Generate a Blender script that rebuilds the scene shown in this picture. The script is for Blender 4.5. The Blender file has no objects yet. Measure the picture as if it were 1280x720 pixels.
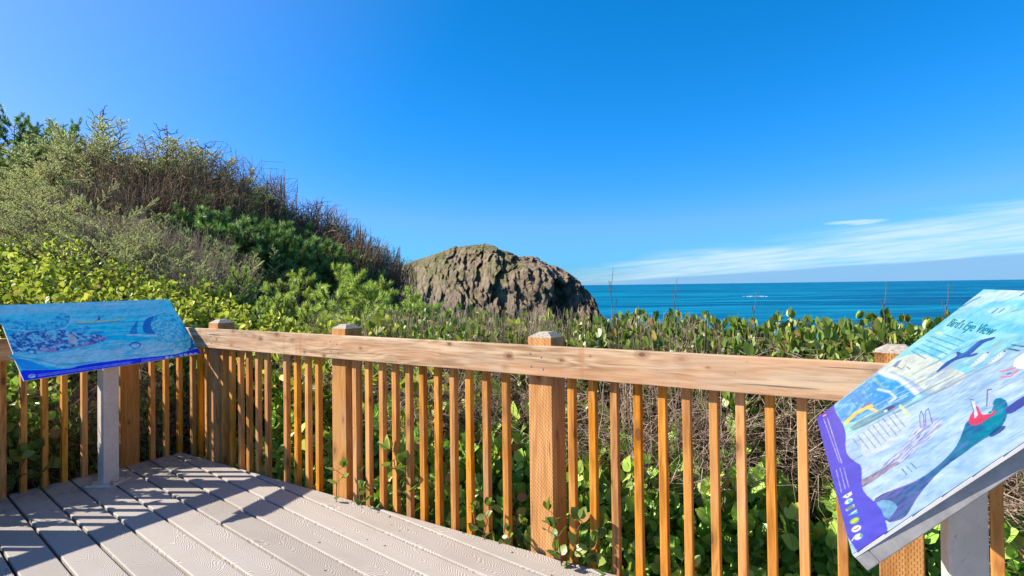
import bpy, bmesh, math, random
import numpy as np
from mathutils import Vector, Matrix, noise as mnoise

random.seed(7)
S = bpy.context.scene
COL = S.collection
R_ = math.radians

# ------------------------------------------------------------------ camera
CH = 1.378
FPX, CYPX = 715.0, 347.1
PITCH, ROLL = R_(0.82), R_(-0.75)
_c, _s = math.cos(PITCH), math.sin(PITCH)
_F = Vector((0, _c, _s)); _U0 = Vector((0, -_s, _c)); _R0 = Vector((1, 0, 0))
CR = _R0 * math.cos(ROLL) + _U0 * math.sin(ROLL)
CU = _U0 * math.cos(ROLL) - _R0 * math.sin(ROLL)
CF = _F
CAMP = Vector((0, 0, CH))
cd = bpy.data.cameras.new('camera')
cam = bpy.data.objects.new('camera', cd)
COL.objects.link(cam)
cd.sensor_fit = 'HORIZONTAL'; cd.sensor_width = 36.0
cd.lens = FPX / 1280.0 * 36.0
cd.shift_y = -(360.0 - CYPX) / 1280.0
cd.clip_start = 0.05; cd.clip_end = 200000.0
M = Matrix.Identity(4)
for i in range(3):
    M[i][0] = CR[i]; M[i][1] = CU[i]; M[i][2] = -CF[i]; M[i][3] = CAMP[i]
cam.matrix_world = M
S.camera = cam

# ------------------------------------------------------------------ light
SUN_EL = R_(36.0)
SUN_AZ = math.atan2(-0.987, 0.04)          # compass angle of the sun, clockwise from +Y
tosun = Vector((math.sin(SUN_AZ) * math.cos(SUN_EL), math.cos(SUN_AZ) * math.cos(SUN_EL), math.sin(SUN_EL)))
sl = bpy.data.lights.new('sun', 'SUN')
sl.energy = 5.0; sl.angle = R_(0.55); sl.color = (1.0, 0.93, 0.82)
sun = bpy.data.objects.new('sun', sl); COL.objects.link(sun)
sun.rotation_euler = tosun.to_track_quat('Z', 'Y').to_euler()

W = bpy.data.worlds.new('World'); S.world = W; W.use_nodes = True
S.view_settings.view_transform = 'Standard'; S.view_settings.look = 'None'
S.view_settings.exposure = 1.15; S.view_settings.gamma = 1.0
S.view_settings.use_curve_mapping = False
SKY_STRENGTH = 0.081


class NT:
    """small node-graph helper"""
    def __init__(self, tree):
        self.t = tree; self.n = tree.nodes; self.l = tree.links
    def node(self, typ, **kw):
        nd = self.n.new(typ)
        for k, v in kw.items():
            setattr(nd, k, v)
        return nd
    def put(self, sock, v):
        if isinstance(v, bpy.types.NodeSocket):
            self.l.new(v, sock)
        elif v is not None:
            try:
                sock.default_value = v
            except Exception:
                sock.default_value = (v, v, v, 1) if not hasattr(v, '__len__') else tuple(v) + (1,)
    def math(self, op, a, b=None, c=None, clamp=False):
        nd = self.node('ShaderNodeMath', operation=op); nd.use_clamp = clamp
        self.put(nd.inputs[0], a)
        if b is not None: self.put(nd.inputs[1], b)
        if c is not None: self.put(nd.inputs[2], c)
        return nd.outputs[0]
    def mix(self, f, a, b, mode='MIX'):
        nd = self.node('ShaderNodeMix', data_type='RGBA', blend_type=mode)
        self.put(nd.inputs[0], f); self.put(nd.inputs[6], a); self.put(nd.inputs[7], b)
        return nd.outputs[2]
    def ramp(self, f, stops, interp='LINEAR'):
        nd = self.node('ShaderNodeValToRGB'); nd.color_ramp.interpolation = interp
        cr = nd.color_ramp
        while len(cr.elements) < len(stops): cr.elements.new(0.5)
        for e, (p, c) in zip(cr.elements, stops):
            e.position = p; e.color = tuple(c) + (1,) if len(c) == 3 else c
        self.put(nd.inputs[0], f)
        return nd.outputs[0]
    def noise(self, vec, scale, detail=4, rough=0.5, dist=0.0, out=0):
        nd = self.node('ShaderNodeTexNoise')
        if vec is not None: self.l.new(vec, nd.inputs['Vector'])
        nd.inputs['Scale'].default_value = scale; nd.inputs['Detail'].default_value = detail
        nd.inputs['Roughness'].default_value = rough; nd.inputs['Distortion'].default_value = dist
        return nd.outputs[out]
    def mapping(self, vec, scale=(1, 1, 1), loc=(0, 0, 0), rot=(0, 0, 0)):
        nd = self.node('ShaderNodeMapping')
        self.l.new(vec, nd.inputs[0])
        nd.inputs['Scale'].default_value = scale; nd.inputs['Location'].default_value = loc
        nd.inputs['Rotation'].default_value = rot
        return nd.outputs[0]
    def sstep(self, x, a, b):
        nd = self.node('ShaderNodeMapRange', interpolation_type='SMOOTHSTEP')
        self.put(nd.inputs[0], x); self.put(nd.inputs[1], a); self.put(nd.inputs[2], b)
        nd.inputs[3].default_value = 0; nd.inputs[4].default_value = 1
        return nd.outputs[0]


# sky: Nishita, deepened blue, with a thin high cloud sheet and a low marine layer
g = NT(W.node_tree); g.n.clear()
sky = g.node('ShaderNodeTexSky', sky_type='NISHITA')
sky.sun_disc = False; sky.sun_elevation = SUN_EL; sky.sun_rotation = SUN_AZ
sky.altitude = 30; sky.air_density = 1.0; sky.dust_density = 0.5; sky.ozone_density = 3.0
tc = g.node('ShaderNodeTexCoord')
# polarised deep blue, with the pale glow of thin haze towards the sun
sc_ = g.node('ShaderNodeSeparateColor'); g.l.new(sky.outputs[0], sc_.inputs[0])
dotn = g.node('ShaderNodeVectorMath', operation='DOT_PRODUCT'); g.l.new(tc.outputs['Generated'], dotn.inputs[0]); dotn.inputs[1].default_value = tosun
glow = g.math('MINIMUM', g.math('MAXIMUM', g.math('DIVIDE', g.math('SUBTRACT', dotn.outputs['Value'], 0.33), 0.45), 0.0), 1.4); glow = g.math('POWER', glow, 1.5)
rr = g.math('MULTIPLY', sc_.outputs[0], 0.31); rr = g.math('ADD', g.math('MINIMUM', g.math('POWER', rr, 3.0), 0.95), g.math('MULTIPLY', glow, 0.85))
gg = g.math('ADD', g.math('MULTIPLY', g.math('POWER', sc_.outputs[1], 0.88), 0.77), g.math('MULTIPLY', glow, 0.42))
bb = g.math('ADD', g.math('MULTIPLY', sc_.outputs[2], 1.22), g.math('MULTIPLY', glow, 0.15))
skyc = g.node('ShaderNodeCombineColor'); g.put(skyc.inputs[0], rr); g.put(skyc.inputs[1], gg); g.put(skyc.inputs[2], bb)
sep = g.node('ShaderNodeSeparateXYZ'); g.l.new(tc.outputs['Generated'], sep.inputs[0])
az = g.math('ARCTAN2', sep.outputs[0], sep.outputs[1])
el = g.math('ARCSINE', sep.outputs[2])
comb = g.node('ShaderNodeCombineXYZ')
g.put(comb.inputs[0], g.math('MULTIPLY', az, 5.0)); g.put(comb.inputs[1], g.math('MULTIPLY', el, 60.0)); comb.inputs[2].default_value = 0
nz = g.noise(comb.outputs[0], 1.0, 6, 0.55, 0.4)
comb2 = g.node('ShaderNodeCombineXYZ')
g.put(comb2.inputs[0], g.math('MULTIPLY', az, 9.0)); g.put(comb2.inputs[1], g.math('MULTIPLY', g.math('SUBTRACT', el, g.math('MULTIPLY', az, 0.09)), 160.0)); comb2.inputs[2].default_value = 3.3
nz2 = g.noise(comb2.outputs[0], 1.0, 5, 0.6, 0.6)
ctop = g.math('MULTIPLY_ADD', az, 0.118, 0.014)
ctop = g.math('ADD', ctop, g.math('MULTIPLY', g.math('SUBTRACT', nz, 0.5), 0.045))
below = g.sstep(g.math('SUBTRACT', ctop, el), -0.012, 0.018)
azm = g.sstep(az, 0.0, 0.24)
cl = g.math('MULTIPLY', below, azm)
cl = g.math('MULTIPLY', cl, g.math('MULTIPLY_ADD', nz2, 1.9, -0.30), clamp=True)
# small wisp above the sheet
dw1 = g.math('DIVIDE', g.math('SUBTRACT', az, 0.543), 0.042)
dw2 = g.math('DIVIDE', g.math('SUBTRACT', el, g.math('MULTIPLY_ADD', nz2, 0.012, 0.083)), 0.0042)
wis = g.math('ADD', g.math('MULTIPLY', dw1, dw1), g.math('MULTIPLY', dw2, dw2))
wis = g.math('MULTIPLY', g.sstep(wis, 1.3, 0.1), 0.75)
cl = g.math('MAXIMUM', cl, wis)
col = g.mix(g.math('MULTIPLY', cl, 0.88), skyc.outputs[0], (4.0, 5.1, 5.9, 1))
ftop = g.math('MULTIPLY_ADD', az, 0.048, -0.0015)
ftop = g.math('ADD', ftop, g.math('MULTIPLY', g.math('SUBTRACT', nz, 0.5), 0.006))
fog = g.math('MULTIPLY', g.sstep(g.math('SUBTRACT', ftop, el), -0.0022, 0.0028), g.sstep(az, 0.05, 0.25))
fog = g.math('MULTIPLY', fog, g.math('MULTIPLY_ADD', nz2, 0.4, 0.62), clamp=True)
col = g.mix(fog, col, (1.35, 2.9, 4.9, 1))
bg = g.node('ShaderNodeBackground'); bg.inputs[1].default_value = SKY_STRENGTH
g.put(bg.inputs[0], col)
wo = g.node('ShaderNodeOutputWorld'); g.l.new(bg.outputs[0], wo.inputs[0])

# ------------------------------------------------------------------ site frame
ANG = R_(-33.11)
D3 = Vector((math.cos(ANG), math.sin(ANG), 0)); N3 = Vector((math.sin(ANG), -math.cos(ANG), 0))
O3 = Vector((0.0863, 3.0025, 0))
def TS(t, s, z=0.0):
    return O3 + D3 * t + N3 * s + Vector((0, 0, z))
def pxray(px, py):
    return CR * ((px - 640) / FPX) + CU * ((CYPX - py) / FPX) + CF
def topx(P):
    v = Vector(P) - CAMP; d = v.dot(CF)
    return 640 + FPX * v.dot(CR) / d, CYPX - FPX * v.dot(CU) / d
def at(px, depth):
    """ground-plane position seen at image column px and distance depth"""
    v = pxray(px, 352); v = v / v.y
    return v.x * depth, depth
def ztop(py, px, depth):
    v = pxray(px, py); v = v / v.y
    return CH + v.z * depth

# ------------------------------------------------------------------ object helpers
def tag(o, label=None, cat=None, group=None, kind=None):
    if label: o['label'] = label
    if cat: o['category'] = cat
    if group: o['group'] = group
    if kind: o['kind'] = kind
    return o
def empty(name, loc, rz=0.0):
    o = bpy.data.objects.new(name, None); COL.objects.link(o)
    o.location = loc; o.rotation_euler = (0, 0, rz); o.empty_display_size = 0.1
    return o
def link(name, me, mats, parent=None):
    o = bpy.data.objects.new(name, me); COL.objects.link(o)
    for m in (mats if isinstance(mats, (list, tuple)) else [mats]):
        if m.name not in [x.name for x in me.materials]: me.materials.append(m)
    if parent: o.parent = parent
    return o
def from_bm(name, bm, mats, parent=None, smooth=False):
    me = bpy.data.meshes.new(name)
    bmesh.ops.recalc_face_normals(bm, faces=bm.faces)
    bm.to_mesh(me); bm.free()
    if smooth:
        me.polygons.foreach_set('use_smooth', np.ones(len(me.polygons), bool))
    return link(name, me, mats, parent)
def np_mesh(name, V, faces_by_size):
    """V (n,3); faces_by_size: list of (m,k) int arrays"""
    me = bpy.data.meshes.new(name)
    V = np.asarray(V, np.float32)
    me.vertices.add(len(V)); me.vertices.foreach_set('co', V.ravel())
    loops = np.concatenate([f.ravel() for f in faces_by_size]).astype(np.int32)
    sizes = np.concatenate([np.full(len(f), f.shape[1]) for f in faces_by_size])
    starts = np.concatenate([[0], np.cumsum(sizes)[:-1]]).astype(np.int32)
    me.loops.add(len(loops)); me.loops.foreach_set('vertex_index', loops)
    me.polygons.add(len(sizes)); me.polygons.foreach_set('loop_start', starts)
    me.update(calc_edges=True)
    return me
def box(bm, c, sx, sy, sz, ax=None, ay=None, bev=0.0, mi=0):
    """box centred at c with half axes along ax, ay (unit vectors) and z"""
    ax = ax or Vector((1, 0, 0)); ay = ay or Vector((0, 1, 0)); azv = ax.cross(ay)
    b2 = bmesh.new()
    r = bmesh.ops.create_cube(b2, size=1.0)
    for v in b2.verts:
        v.co = Vector(c) + ax * v.co.x * sx + ay * v.co.y * sy + azv * v.co.z * sz
    if bev > 0:
        bmesh.ops.bevel(b2, geom=b2.edges[:], offset=bev, segments=2, affect='EDGES', profile=0.6)
    tmp = bpy.data.meshes.new('t'); b2.to_mesh(tmp); b2.free()
    n0 = len(bm.faces); bm.from_mesh(tmp); bpy.data.meshes.remove(tmp)
    bm.faces.ensure_lookup_table()
    for f in bm.faces[n0:]: f.material_index = mi

# ------------------------------------------------------------------ materials
def new_mat(name):
    m = bpy.data.materials.new(name); m.use_nodes = True
    g = NT(m.node_tree); g.n.clear()
    out = g.node('ShaderNodeOutputMaterial'); p = g.node('ShaderNodeBsdfPrincipled')
    g.l.new(p.outputs[0], out.inputs[0])
    return m, g, p, out
def bump(g, p, h, strength=0.3, dist=0.01):
    b = g.node('ShaderNodeBump'); b.inputs['Strength'].default_value = strength; b.inputs['Distance'].default_value = dist
    g.put(b.inputs['Height'], h); g.l.new(b.outputs[0], p.inputs['Normal'])

def wood(name, c_lo, c_hi, c_knot, axis='Z', incised=False, rough=0.75, weather=None, streak=None):
    """grain runs along the chosen local axis; random shift and tint per object"""
    m, g, p, out = new_mat(name)
    tc = g.node('ShaderNodeTexCoord'); oi = g.node('ShaderNodeObjectInfo')
    off = g.node('ShaderNodeCombineXYZ')
    for i in range(3): g.put(off.inputs[i], g.math('MULTIPLY', oi.outputs['Random'], (13.1, 7.7, 23.3)[i]))
    va = g.node('ShaderNodeVectorMath', operation='ADD'); g.l.new(tc.outputs['Object'], va.inputs[0]); g.l.new(off.outputs[0], va.inputs[1])
    v = va.outputs[0]
    st = (22, 22, 1.6) if axis == 'Z' else (1.3, 22, 22)
    fine = g.noise(g.mapping(v, tuple(5 * x for x in st)), 1.0, 4, 0.65)
    mid = g.noise(g.mapping(v, st), 1.0, 5, 0.6, 0.6)
    st2 = (7, 7, 1.1) if axis == 'Z' else (1.1, 7, 9)
    # growth rings warped round knots
    warp = g.noise(g.mapping(v, st2), 1.0, 2, 0.5)
    rings = g.math('SINE', g.math('MULTIPLY', warp, 60.0))
    rings = g.math('MULTIPLY_ADD', rings, 0.5, 0.5)
    f = g.math('ADD', g.math('MULTIPLY', mid, 0.62), g.math('MULTIPLY', rings, 0.09))
    f = g.math('ADD', f, g.math('MULTIPLY', fine, 0.42))
    c = g.ramp(f, [(0.45, c_lo), (0.67, c_hi)])
    # knots
    vk = g.node('ShaderNodeTexVoronoi', voronoi_dimensions='2D'); vk.inputs['Scale'].default_value = 1.0
    sk = g.node('ShaderNodeSeparateXYZ'); g.l.new(v, sk.inputs[0])
    kc = g.node('ShaderNodeCombineXYZ')
    if axis == 'Z':
        g.put(kc.inputs[0], g.math('MULTIPLY', sk.outputs[2], 3.4)); g.put(kc.inputs[1], g.math('MULTIPLY', g.math('ADD', sk.outputs[0], g.math('MULTIPLY', sk.outputs[1], 1.3)), 7.0))
    else:
        g.put(kc.inputs[0], g.math('MULTIPLY', sk.outputs[0], 5.5)); g.put(kc.inputs[1], g.math('MULTIPLY', g.math('ADD', sk.outputs[2], g.math('MULTIPLY', sk.outputs[1], 1.3)), 9.0))
    g.l.new(kc.outputs[0], vk.inputs['Vector'])
    ksep = g.node('ShaderNodeSeparateColor'); g.l.new(vk.outputs['Color'], ksep.inputs[0])
    ksz = g.math('MULTIPLY', g.math('MAXIMUM', g.math('SUBTRACT', ksep.outputs[0], 0.30), 0.0), 0.15)
    kd = g.math('ADD', vk.outputs['Distance'], g.math('MULTIPLY', g.math('SUBTRACT', mid, 0.5), 0.10))
    kn = g.sstep(g.math('SUBTRACT', kd, ksz), 0.015, -0.03)
    halo = g.sstep(g.math('SUBTRACT', kd, g.math('MULTIPLY', ksz, 2.6)), 0.03, -0.12)
    c = g.mix(g.math('MULTIPLY', halo, 0.55), c, tuple(x * 0.62 for x in c_lo) + (1,))
    c = g.mix(g.math('MULTIPLY', kn, 0.85), c, tuple(c_knot) + (1,))
    if streak:
        big = g.noise(g.mapping(v, (3, 3, 0.8) if axis == 'Z' else (0.9, 4, 9)), 1.0, 3, 0.6)
        c = g.mix(g.math('MULTIPLY', g.sstep(big, 0.48, 0.68), 0.6), c, tuple(streak) + (1,))
    # dark drips, splits and nail stains
    sp2 = g.noise(g.mapping(v, (60, 60, 3.0) if axis == 'Z' else (2.2, 60, 60)), 1.0, 2, 0.5)
    c = g.mix(g.math('MULTIPLY', g.sstep(sp2, 0.66, 0.74), 0.75), c, tuple(x * 0.28 for x in c_lo) + (1,))
    spk = g.noise(g.mapping(v, (45, 45, 45)), 1.0, 2, 0.5)
    c = g.mix(g.math('MULTIPLY', g.sstep(spk, 0.72, 0.78), 0.6), c, tuple(x * 0.3 for x in c_lo) + (1,))
    if axis == 'X':
        dr = g.noise(g.mapping(v, (11, 1.2, 1.2)), 1.0, 2, 0.5)
        c = g.mix(g.math('MULTIPLY', g.sstep(dr, 0.64, 0.70), 0.45), c, (0.40, 0.15, 0.045, 1))
    wash = g.noise(g.mapping(v, (5, 5, 2.2) if axis == 'Z' else (2.2, 5, 5)), 1.0, 4, 0.6)
    lum = g.math('MULTIPLY', g.sstep(wash, 0.50, 0.72), 0.22 if axis == 'Z' else 0.45)
    c = g.mix(lum, c, (0.41, 0.33, 0.24, 1))
    tin = g.math('MULTIPLY_ADD', oi.outputs['Random'], 0.34, 0.82)
    hsv = g.node('ShaderNodeHueSaturation'); g.put(hsv.inputs['Value'], tin); g.put(hsv.inputs['Color'], c)
    g.put(hsv.inputs['Saturation'], g.math('MULTIPLY_ADD', g.math('FRACT', g.math('MULTIPLY', oi.outputs['Random'], 7.31)), 0.16, 0.92))
    c = hsv.outputs[0]
    h = g.math('ADD', g.math('MULTIPLY', fine, 0.5), g.math('MULTIPLY', rings, 0.2))
    if incised:
        # staggered short slits of the pressure-treating rollers
        sp = g.node('ShaderNodeSeparateXYZ'); g.l.new(tc.outputs['Object'], sp.inputs[0])
        a = g.math('ADD', sp.outputs[0], sp.outputs[1])
        row = g.math('MULTIPLY', a, 110.0)
        ri = g.math('FLOOR', row); rf = g.math('FRACT', row)
        zz = g.math('MULTIPLY', sp.outputs[2], 45.0)
        zf = g.math('FRACT', g.math('ADD', zz, g.math('MULTIPLY', ri, 0.37)))
        sl_ = g.math('MULTIPLY', g.sstep(g.math('ABSOLUTE', g.math('SUBTRACT', rf, 0.5)), 0.30, 0.14), g.sstep(g.math('ABSOLUTE', g.math('SUBTRACT', zf, 0.5)), 0.34, 0.26))
        sl_ = g.math('MULTIPLY', sl_, g.math('MULTIPLY_ADD', mid, 1.6, -0.15), clamp=True)
        c = g.mix(g.math('MULTIPLY', sl_, 0.72), c, (0.10, 0.042, 0.014, 1))
        h = g.math('SUBTRACT', h, sl_)
    g.put(p.inputs['Base Color'], c)
    p.inputs['Roughness'].default_value = rough; p.inputs['Specular IOR Level'].default_value = 0.25
    bump(g, p, h, 0.35, 0.004)
    return m

M_RAIL = wood('weathered_rail_wood', (0.295, 0.156, 0.066), (0.590, 0.402, 0.230), (0.131, 0.045, 0.016), 'X', streak=(0.492, 0.221, 0.082))
M_BAL = wood('stained_baluster_wood', (0.343, 0.121, 0.017), (0.617, 0.265, 0.048), (0.137, 0.043, 0.012), 'Z', streak=(0.514, 0.257, 0.085))
M_POST = wood('incised_post_wood', (0.377, 0.148, 0.025), (0.574, 0.271, 0.070), (0.148, 0.049, 0.016), 'Z', incised=True, streak=(0.476, 0.246, 0.074))

def simple(name, c, rough=0.6, metal=0.0, nscale=30, namp=0.25, bmp=0.1, spec=0.4):
    m, g, p, out = new_mat(name)
    tc = g.node('ShaderNodeTexCoord')
    n = g.noise(tc.outputs['Object'], nscale, 5, 0.6)
    lo = tuple(x * (1 - namp) for x in c); hi = tuple(min(1, x * (1 + namp)) for x in c)
    g.put(p.inputs['Base Color'], g.ramp(n, [(0.3, lo), (0.7, hi)]))
    p.inputs['Roughness'].default_value = rough; p.inputs['Metallic'].default_value = metal
    p.inputs['Specular IOR Level'].default_value = spec
    bump(g, p, n, bmp, 0.003)
    return m
M_CAP = simple('weathered_grey_end_grain', (0.295, 0.254, 0.205), 0.9, 0, 90, 0.5, 0.5)
M_FRAME = simple('white_coated_metal', (0.590, 0.574, 0.558), 0.45, 0, 14, 0.06, 0.05)
M_EDGE = simple('grey_metal_edge', (0.344, 0.328, 0.312), 0.5, 0.1, 25, 0.25, 0.1)
M_BOLT = simple('dull_steel', (0.30, 0.28, 0.26), 0.5, 0.6, 60, 0.3, 0.1)

def galv():
    m, g, p, out = new_mat('weathered_galvanised_steel')
    tc = g.node('ShaderNodeTexCoord')
    n1 = g.noise(tc.outputs['Object'], 9, 5, 0.65); n2 = g.noise(tc.outputs['Object'], 70, 4, 0.7)
    c = g.ramp(n1, [(0.3, (0.47, 0.40, 0.335)), (0.7, (0.66, 0.58, 0.50))])
    c = g.mix(g.math('MULTIPLY', g.sstep(n2, 0.60, 0.72), 0.6), c, (0.20, 0.13, 0.08, 1))
    g.put(p.inputs['Base Color'], c); p.inputs['Metallic'].default_value = 0.15
    p.inputs['Roughness'].default_value = 0.5
    bump(g, p, n2, 0.1, 0.002)
    return m
M_GALV = galv()

def geo_sep(g, geo):
    q = g.node('ShaderNodeSeparateXYZ'); g.l.new(geo.outputs['Position'], q.inputs[0]); return q.outputs
BA = R_(-40.4)
bd = Vector((math.cos(BA), math.sin(BA), 0)); bn = Vector((-math.sin(BA), math.cos(BA), 0))
def deck_mat():
    m, g, p, out = new_mat('composite_deck_board')
    uv = g.node('ShaderNodeUVMap'); uv.uv_map = 'board'
    sp = g.node('ShaderNodeSeparateXYZ'); g.l.new(uv.outputs[0], sp.inputs[0])
    u, v = sp.outputs[0], sp.outputs[1]          # u metres along the board (with an offset per board), v -1..1 across
    cv = g.node('ShaderNodeCombineXYZ'); g.put(cv.inputs[0], u); g.put(cv.inputs[1], g.math('MULTIPLY', v, 0.09)); cv.inputs[2].default_value = 0
    n1 = g.noise(g.mapping(cv.outputs[0], (2.2, 6, 1)), 1.0, 3, 0.5)
    n2 = g.noise(g.mapping(cv.outputs[0], (10, 26, 1)), 1.0, 3, 0.5)
    # nested arches (cathedral grain): tips run along the board centre, legs sweep along the edges
    av = g.math('SQRT', g.math('ADD', g.math('MULTIPLY', v, v), 0.02))
    ph = g.math('ADD', g.math('MULTIPLY', u, 1.0), g.math('MULTIPLY', av, g.math('MULTIPLY_ADD', n1, 0.26, 0.05)))
    ph = g.math('ADD', ph, g.math('ADD', g.math('MULTIPLY', n1, 0.30), g.math('MULTIPLY', n2, 0.018)))
    wv = g.math('SINE', g.math('MULTIPLY', ph, 2 * math.pi / 0.0185))
    wv = g.math('MULTIPLY_ADD', wv, 0.5, 0.5)
    geo = g.node('ShaderNodeNewGeometry')
    big = g.noise(geo.outputs['Position'], 2.3, 5, 0.6)
    spk = g.noise(geo.outputs['Position'], 160, 2, 0.5)
    c = g.ramp(wv, [(0.10, (0.245, 0.212, 0.182)), (0.55, (0.355, 0.315, 0.272)), (0.95, (0.415, 0.374, 0.330))])
    c = g.mix(g.math('MULTIPLY', g.sstep(big, 0.42, 0.75), 0.42), c, (0.27, 0.225, 0.19, 1))
    c = g.mix(g.math('MULTIPLY', g.sstep(spk, 0.66, 0.80), 0.35), c, (0.20, 0.17, 0.15, 1))
    bt = g.node('ShaderNodeTexWhiteNoise', noise_dimensions='1D'); g.put(bt.inputs['W'], g.math('FLOOR', g.math('MULTIPLY_ADD', g.math('ADD', g.math('MULTIPLY', geo_sep(g, geo)[0], bn.x), g.math('MULTIPLY', geo_sep(g, geo)[1], bn.y)), 1 / 0.1785, -0.741 / 0.1785)))
    hv = g.node('ShaderNodeHueSaturation'); g.put(hv.inputs['Value'], g.math('MULTIPLY_ADD', bt.outputs['Value'], 0.20, 0.90)); g.put(hv.inputs['Color'], c); c = hv.outputs[0]
    # patchy darker brown tone towards the left edge
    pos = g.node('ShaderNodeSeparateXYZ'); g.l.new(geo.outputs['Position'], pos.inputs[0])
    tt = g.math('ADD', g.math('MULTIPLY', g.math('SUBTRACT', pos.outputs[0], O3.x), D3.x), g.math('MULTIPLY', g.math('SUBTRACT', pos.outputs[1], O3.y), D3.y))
    left_dark = g.math('MULTIPLY', g.sstep(tt, -2.5, -3.4), g.sstep(g.noise(geo.outputs['Position'], 5.5, 5, 0.65), 0.45, 0.66))
    c = g.mix(g.math('MULTIPLY', left_dark, 0.6), c, (0.09, 0.07, 0.055, 1))
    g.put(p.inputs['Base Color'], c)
    p.inputs['Roughness'].default_value = 0.62; p.inputs['Specular IOR Level'].default_value = 0.35
    bump(g, p, g.math('ADD', wv, g.math('MULTIPLY', spk, 0.4)), 0.40, 0.0030)
    return m
M_DECK = deck_mat()
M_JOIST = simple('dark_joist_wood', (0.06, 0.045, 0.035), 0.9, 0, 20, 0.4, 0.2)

def leaf_mat(name, stops, rough=0.42, transl=0.35, tcol=(0.25, 0.42, 0.03), spec=0.4, vary=0.35):
    m, g, p, out = new_mat(name)
    geo = g.node('ShaderNodeNewGeometry'); oi = g.node('ShaderNodeObjectInfo')
    c = g.ramp(geo.outputs['Random Per Island'], stops)
    hsv = g.node('ShaderNodeHueSaturation'); g.put(hsv.inputs['Color'], c)
    g.put(hsv.inputs['Value'], g.math('MULTIPLY_ADD', oi.outputs['Random'], vary, 1 - vary / 2))
    g.put(hsv.inputs['Hue'], g.math('MULTIPLY_ADD', g.math('FRACT', g.math('MULTIPLY', oi.outputs['Random'], 9.7)), 0.03, 0.485))
    g.put(p.inputs['Base Color'], hsv.outputs[0])
    p.inputs['Roughness'].default_value = rough; p.inputs['Specular IOR Level'].default_value = spec
    if transl > 0:
        tr = g.node('ShaderNodeBsdfTranslucent')
        g.put(tr.inputs[0], g.mix(0.55, hsv.outputs[0], tuple(tcol) + (1,)))
        ms = g.node('ShaderNodeMixShader'); ms.inputs[0].default_value = transl
        g.l.new(p.outputs[0], ms.inputs[1]); g.l.new(tr.outputs[0], ms.inputs[2]); g.l.new(ms.outputs[0], out.inputs[0])
    return m
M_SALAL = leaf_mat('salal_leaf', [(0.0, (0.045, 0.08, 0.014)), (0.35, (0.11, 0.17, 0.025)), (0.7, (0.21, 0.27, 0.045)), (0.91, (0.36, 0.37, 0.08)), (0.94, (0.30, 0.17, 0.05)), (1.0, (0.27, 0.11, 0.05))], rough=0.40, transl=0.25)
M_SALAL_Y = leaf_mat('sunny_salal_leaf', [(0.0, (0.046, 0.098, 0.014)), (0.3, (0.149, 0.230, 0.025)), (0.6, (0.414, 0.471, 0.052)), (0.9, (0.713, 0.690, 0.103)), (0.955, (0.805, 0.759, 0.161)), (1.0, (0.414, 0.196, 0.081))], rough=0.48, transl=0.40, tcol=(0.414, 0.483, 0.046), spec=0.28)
M_SALAL_D = leaf_mat('deep_green_salal_leaf', [(0.0, (0.084, 0.210, 0.035)), (0.4, (0.280, 0.532, 0.077)), (0.9, (0.587, 0.812, 0.168)), (1.0, (0.630, 0.210, 0.056))], rough=0.30)
M_PINE = leaf_mat('pine_needle', [(0.0, (0.173, 0.284, 0.043)), (0.5, (0.394, 0.517, 0.074)), (1.0, (0.678, 0.739, 0.173))], rough=0.5, transl=0.40, tcol=(0.370, 0.493, 0.074))
M_PINE_D = leaf_mat('dark_pine_needle', [(0.0, (0.075, 0.179, 0.053)), (0.6, (0.194, 0.374, 0.083)), (1.0, (0.419, 0.568, 0.135))], rough=0.5, transl=0.35, tcol=(0.224, 0.374, 0.060))
M_SPRUCE = leaf_mat('spruce_needle', [(0.0, (0.294, 0.332, 0.136)), (0.5, (0.566, 0.602, 0.259)), (1.0, (0.812, 0.823, 0.417))], rough=0.55, transl=0.5, tcol=(0.369, 0.443, 0.147))
def twig_mat(name, lo, hi):
    m, g, p, out = new_mat(name)
    geo = g.node('ShaderNodeNewGeometry')
    tc = g.node('ShaderNodeTexCoord')
    n = g.noise(tc.outputs['Object'], 40, 3, 0.6)
    c = g.ramp(geo.outputs['Random Per Island'], [(0, lo), (1, hi)])
    c = g.mix(g.math('MULTIPLY', n, 0.5), c, tuple(x * 0.5 for x in lo) + (1,))
    g.put(p.inputs['Base Color'], c); p.inputs['Roughness'].default_value = 0.85; p.inputs['Specular IOR Level'].default_value = 0.2
    return m
M_TWIG = twig_mat('dry_tan_stem', (0.192, 0.126, 0.084), (0.552, 0.432, 0.324))
M_TWIG_D = twig_mat('dead_dark_twig', (0.119, 0.073, 0.036), (0.406, 0.266, 0.147))
M_TWIG_R = twig_mat('reddish_brown_stem', (0.10, 0.045, 0.025), (0.26, 0.15, 0.09))
M_BARK = twig_mat('grey_brown_bark', (0.10, 0.075, 0.055), (0.20, 0.16, 0.12))

# ------------------------------------------------------------------ ground, sea, rock
def ground(x, y):
    lin = -1.88 - 0.36 * x + 0.11 * y
    q = (x - O3.x) * -N3.x + (y - O3.y) * -N3.y            # metres out from the front railing
    base = max(lin, -0.75 - 0.10 * max(0, q))
    if lin > -0.9:
        k = min(1, (lin + 0.9) / 0.6); base = base * (1 - k) + lin * k
    # the bluff breaks off towards the sea and beyond the ridge
    e = max(0.0, q - 7.5 + min(0, x) * 1.3)
    e2 = max(0.0, y - 17.0)
    dk = min(1.0, max(0.0, (0.4 - q) * 1.2)) if (x - O3.x) * D3.x + (y - O3.y) * D3.y > -3.6 else 0
    h = base - 0.9 * e - 0.55 * e2
    h = h * (1 - dk) + min(h, -0.7) * dk
    return max(-20.4, min(h, 7.0))
xs = np.concatenate([np.linspace(-40, -16, 14), np.linspace(-15.5, 12, 90), np.linspace(13, 60, 16)])
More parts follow.
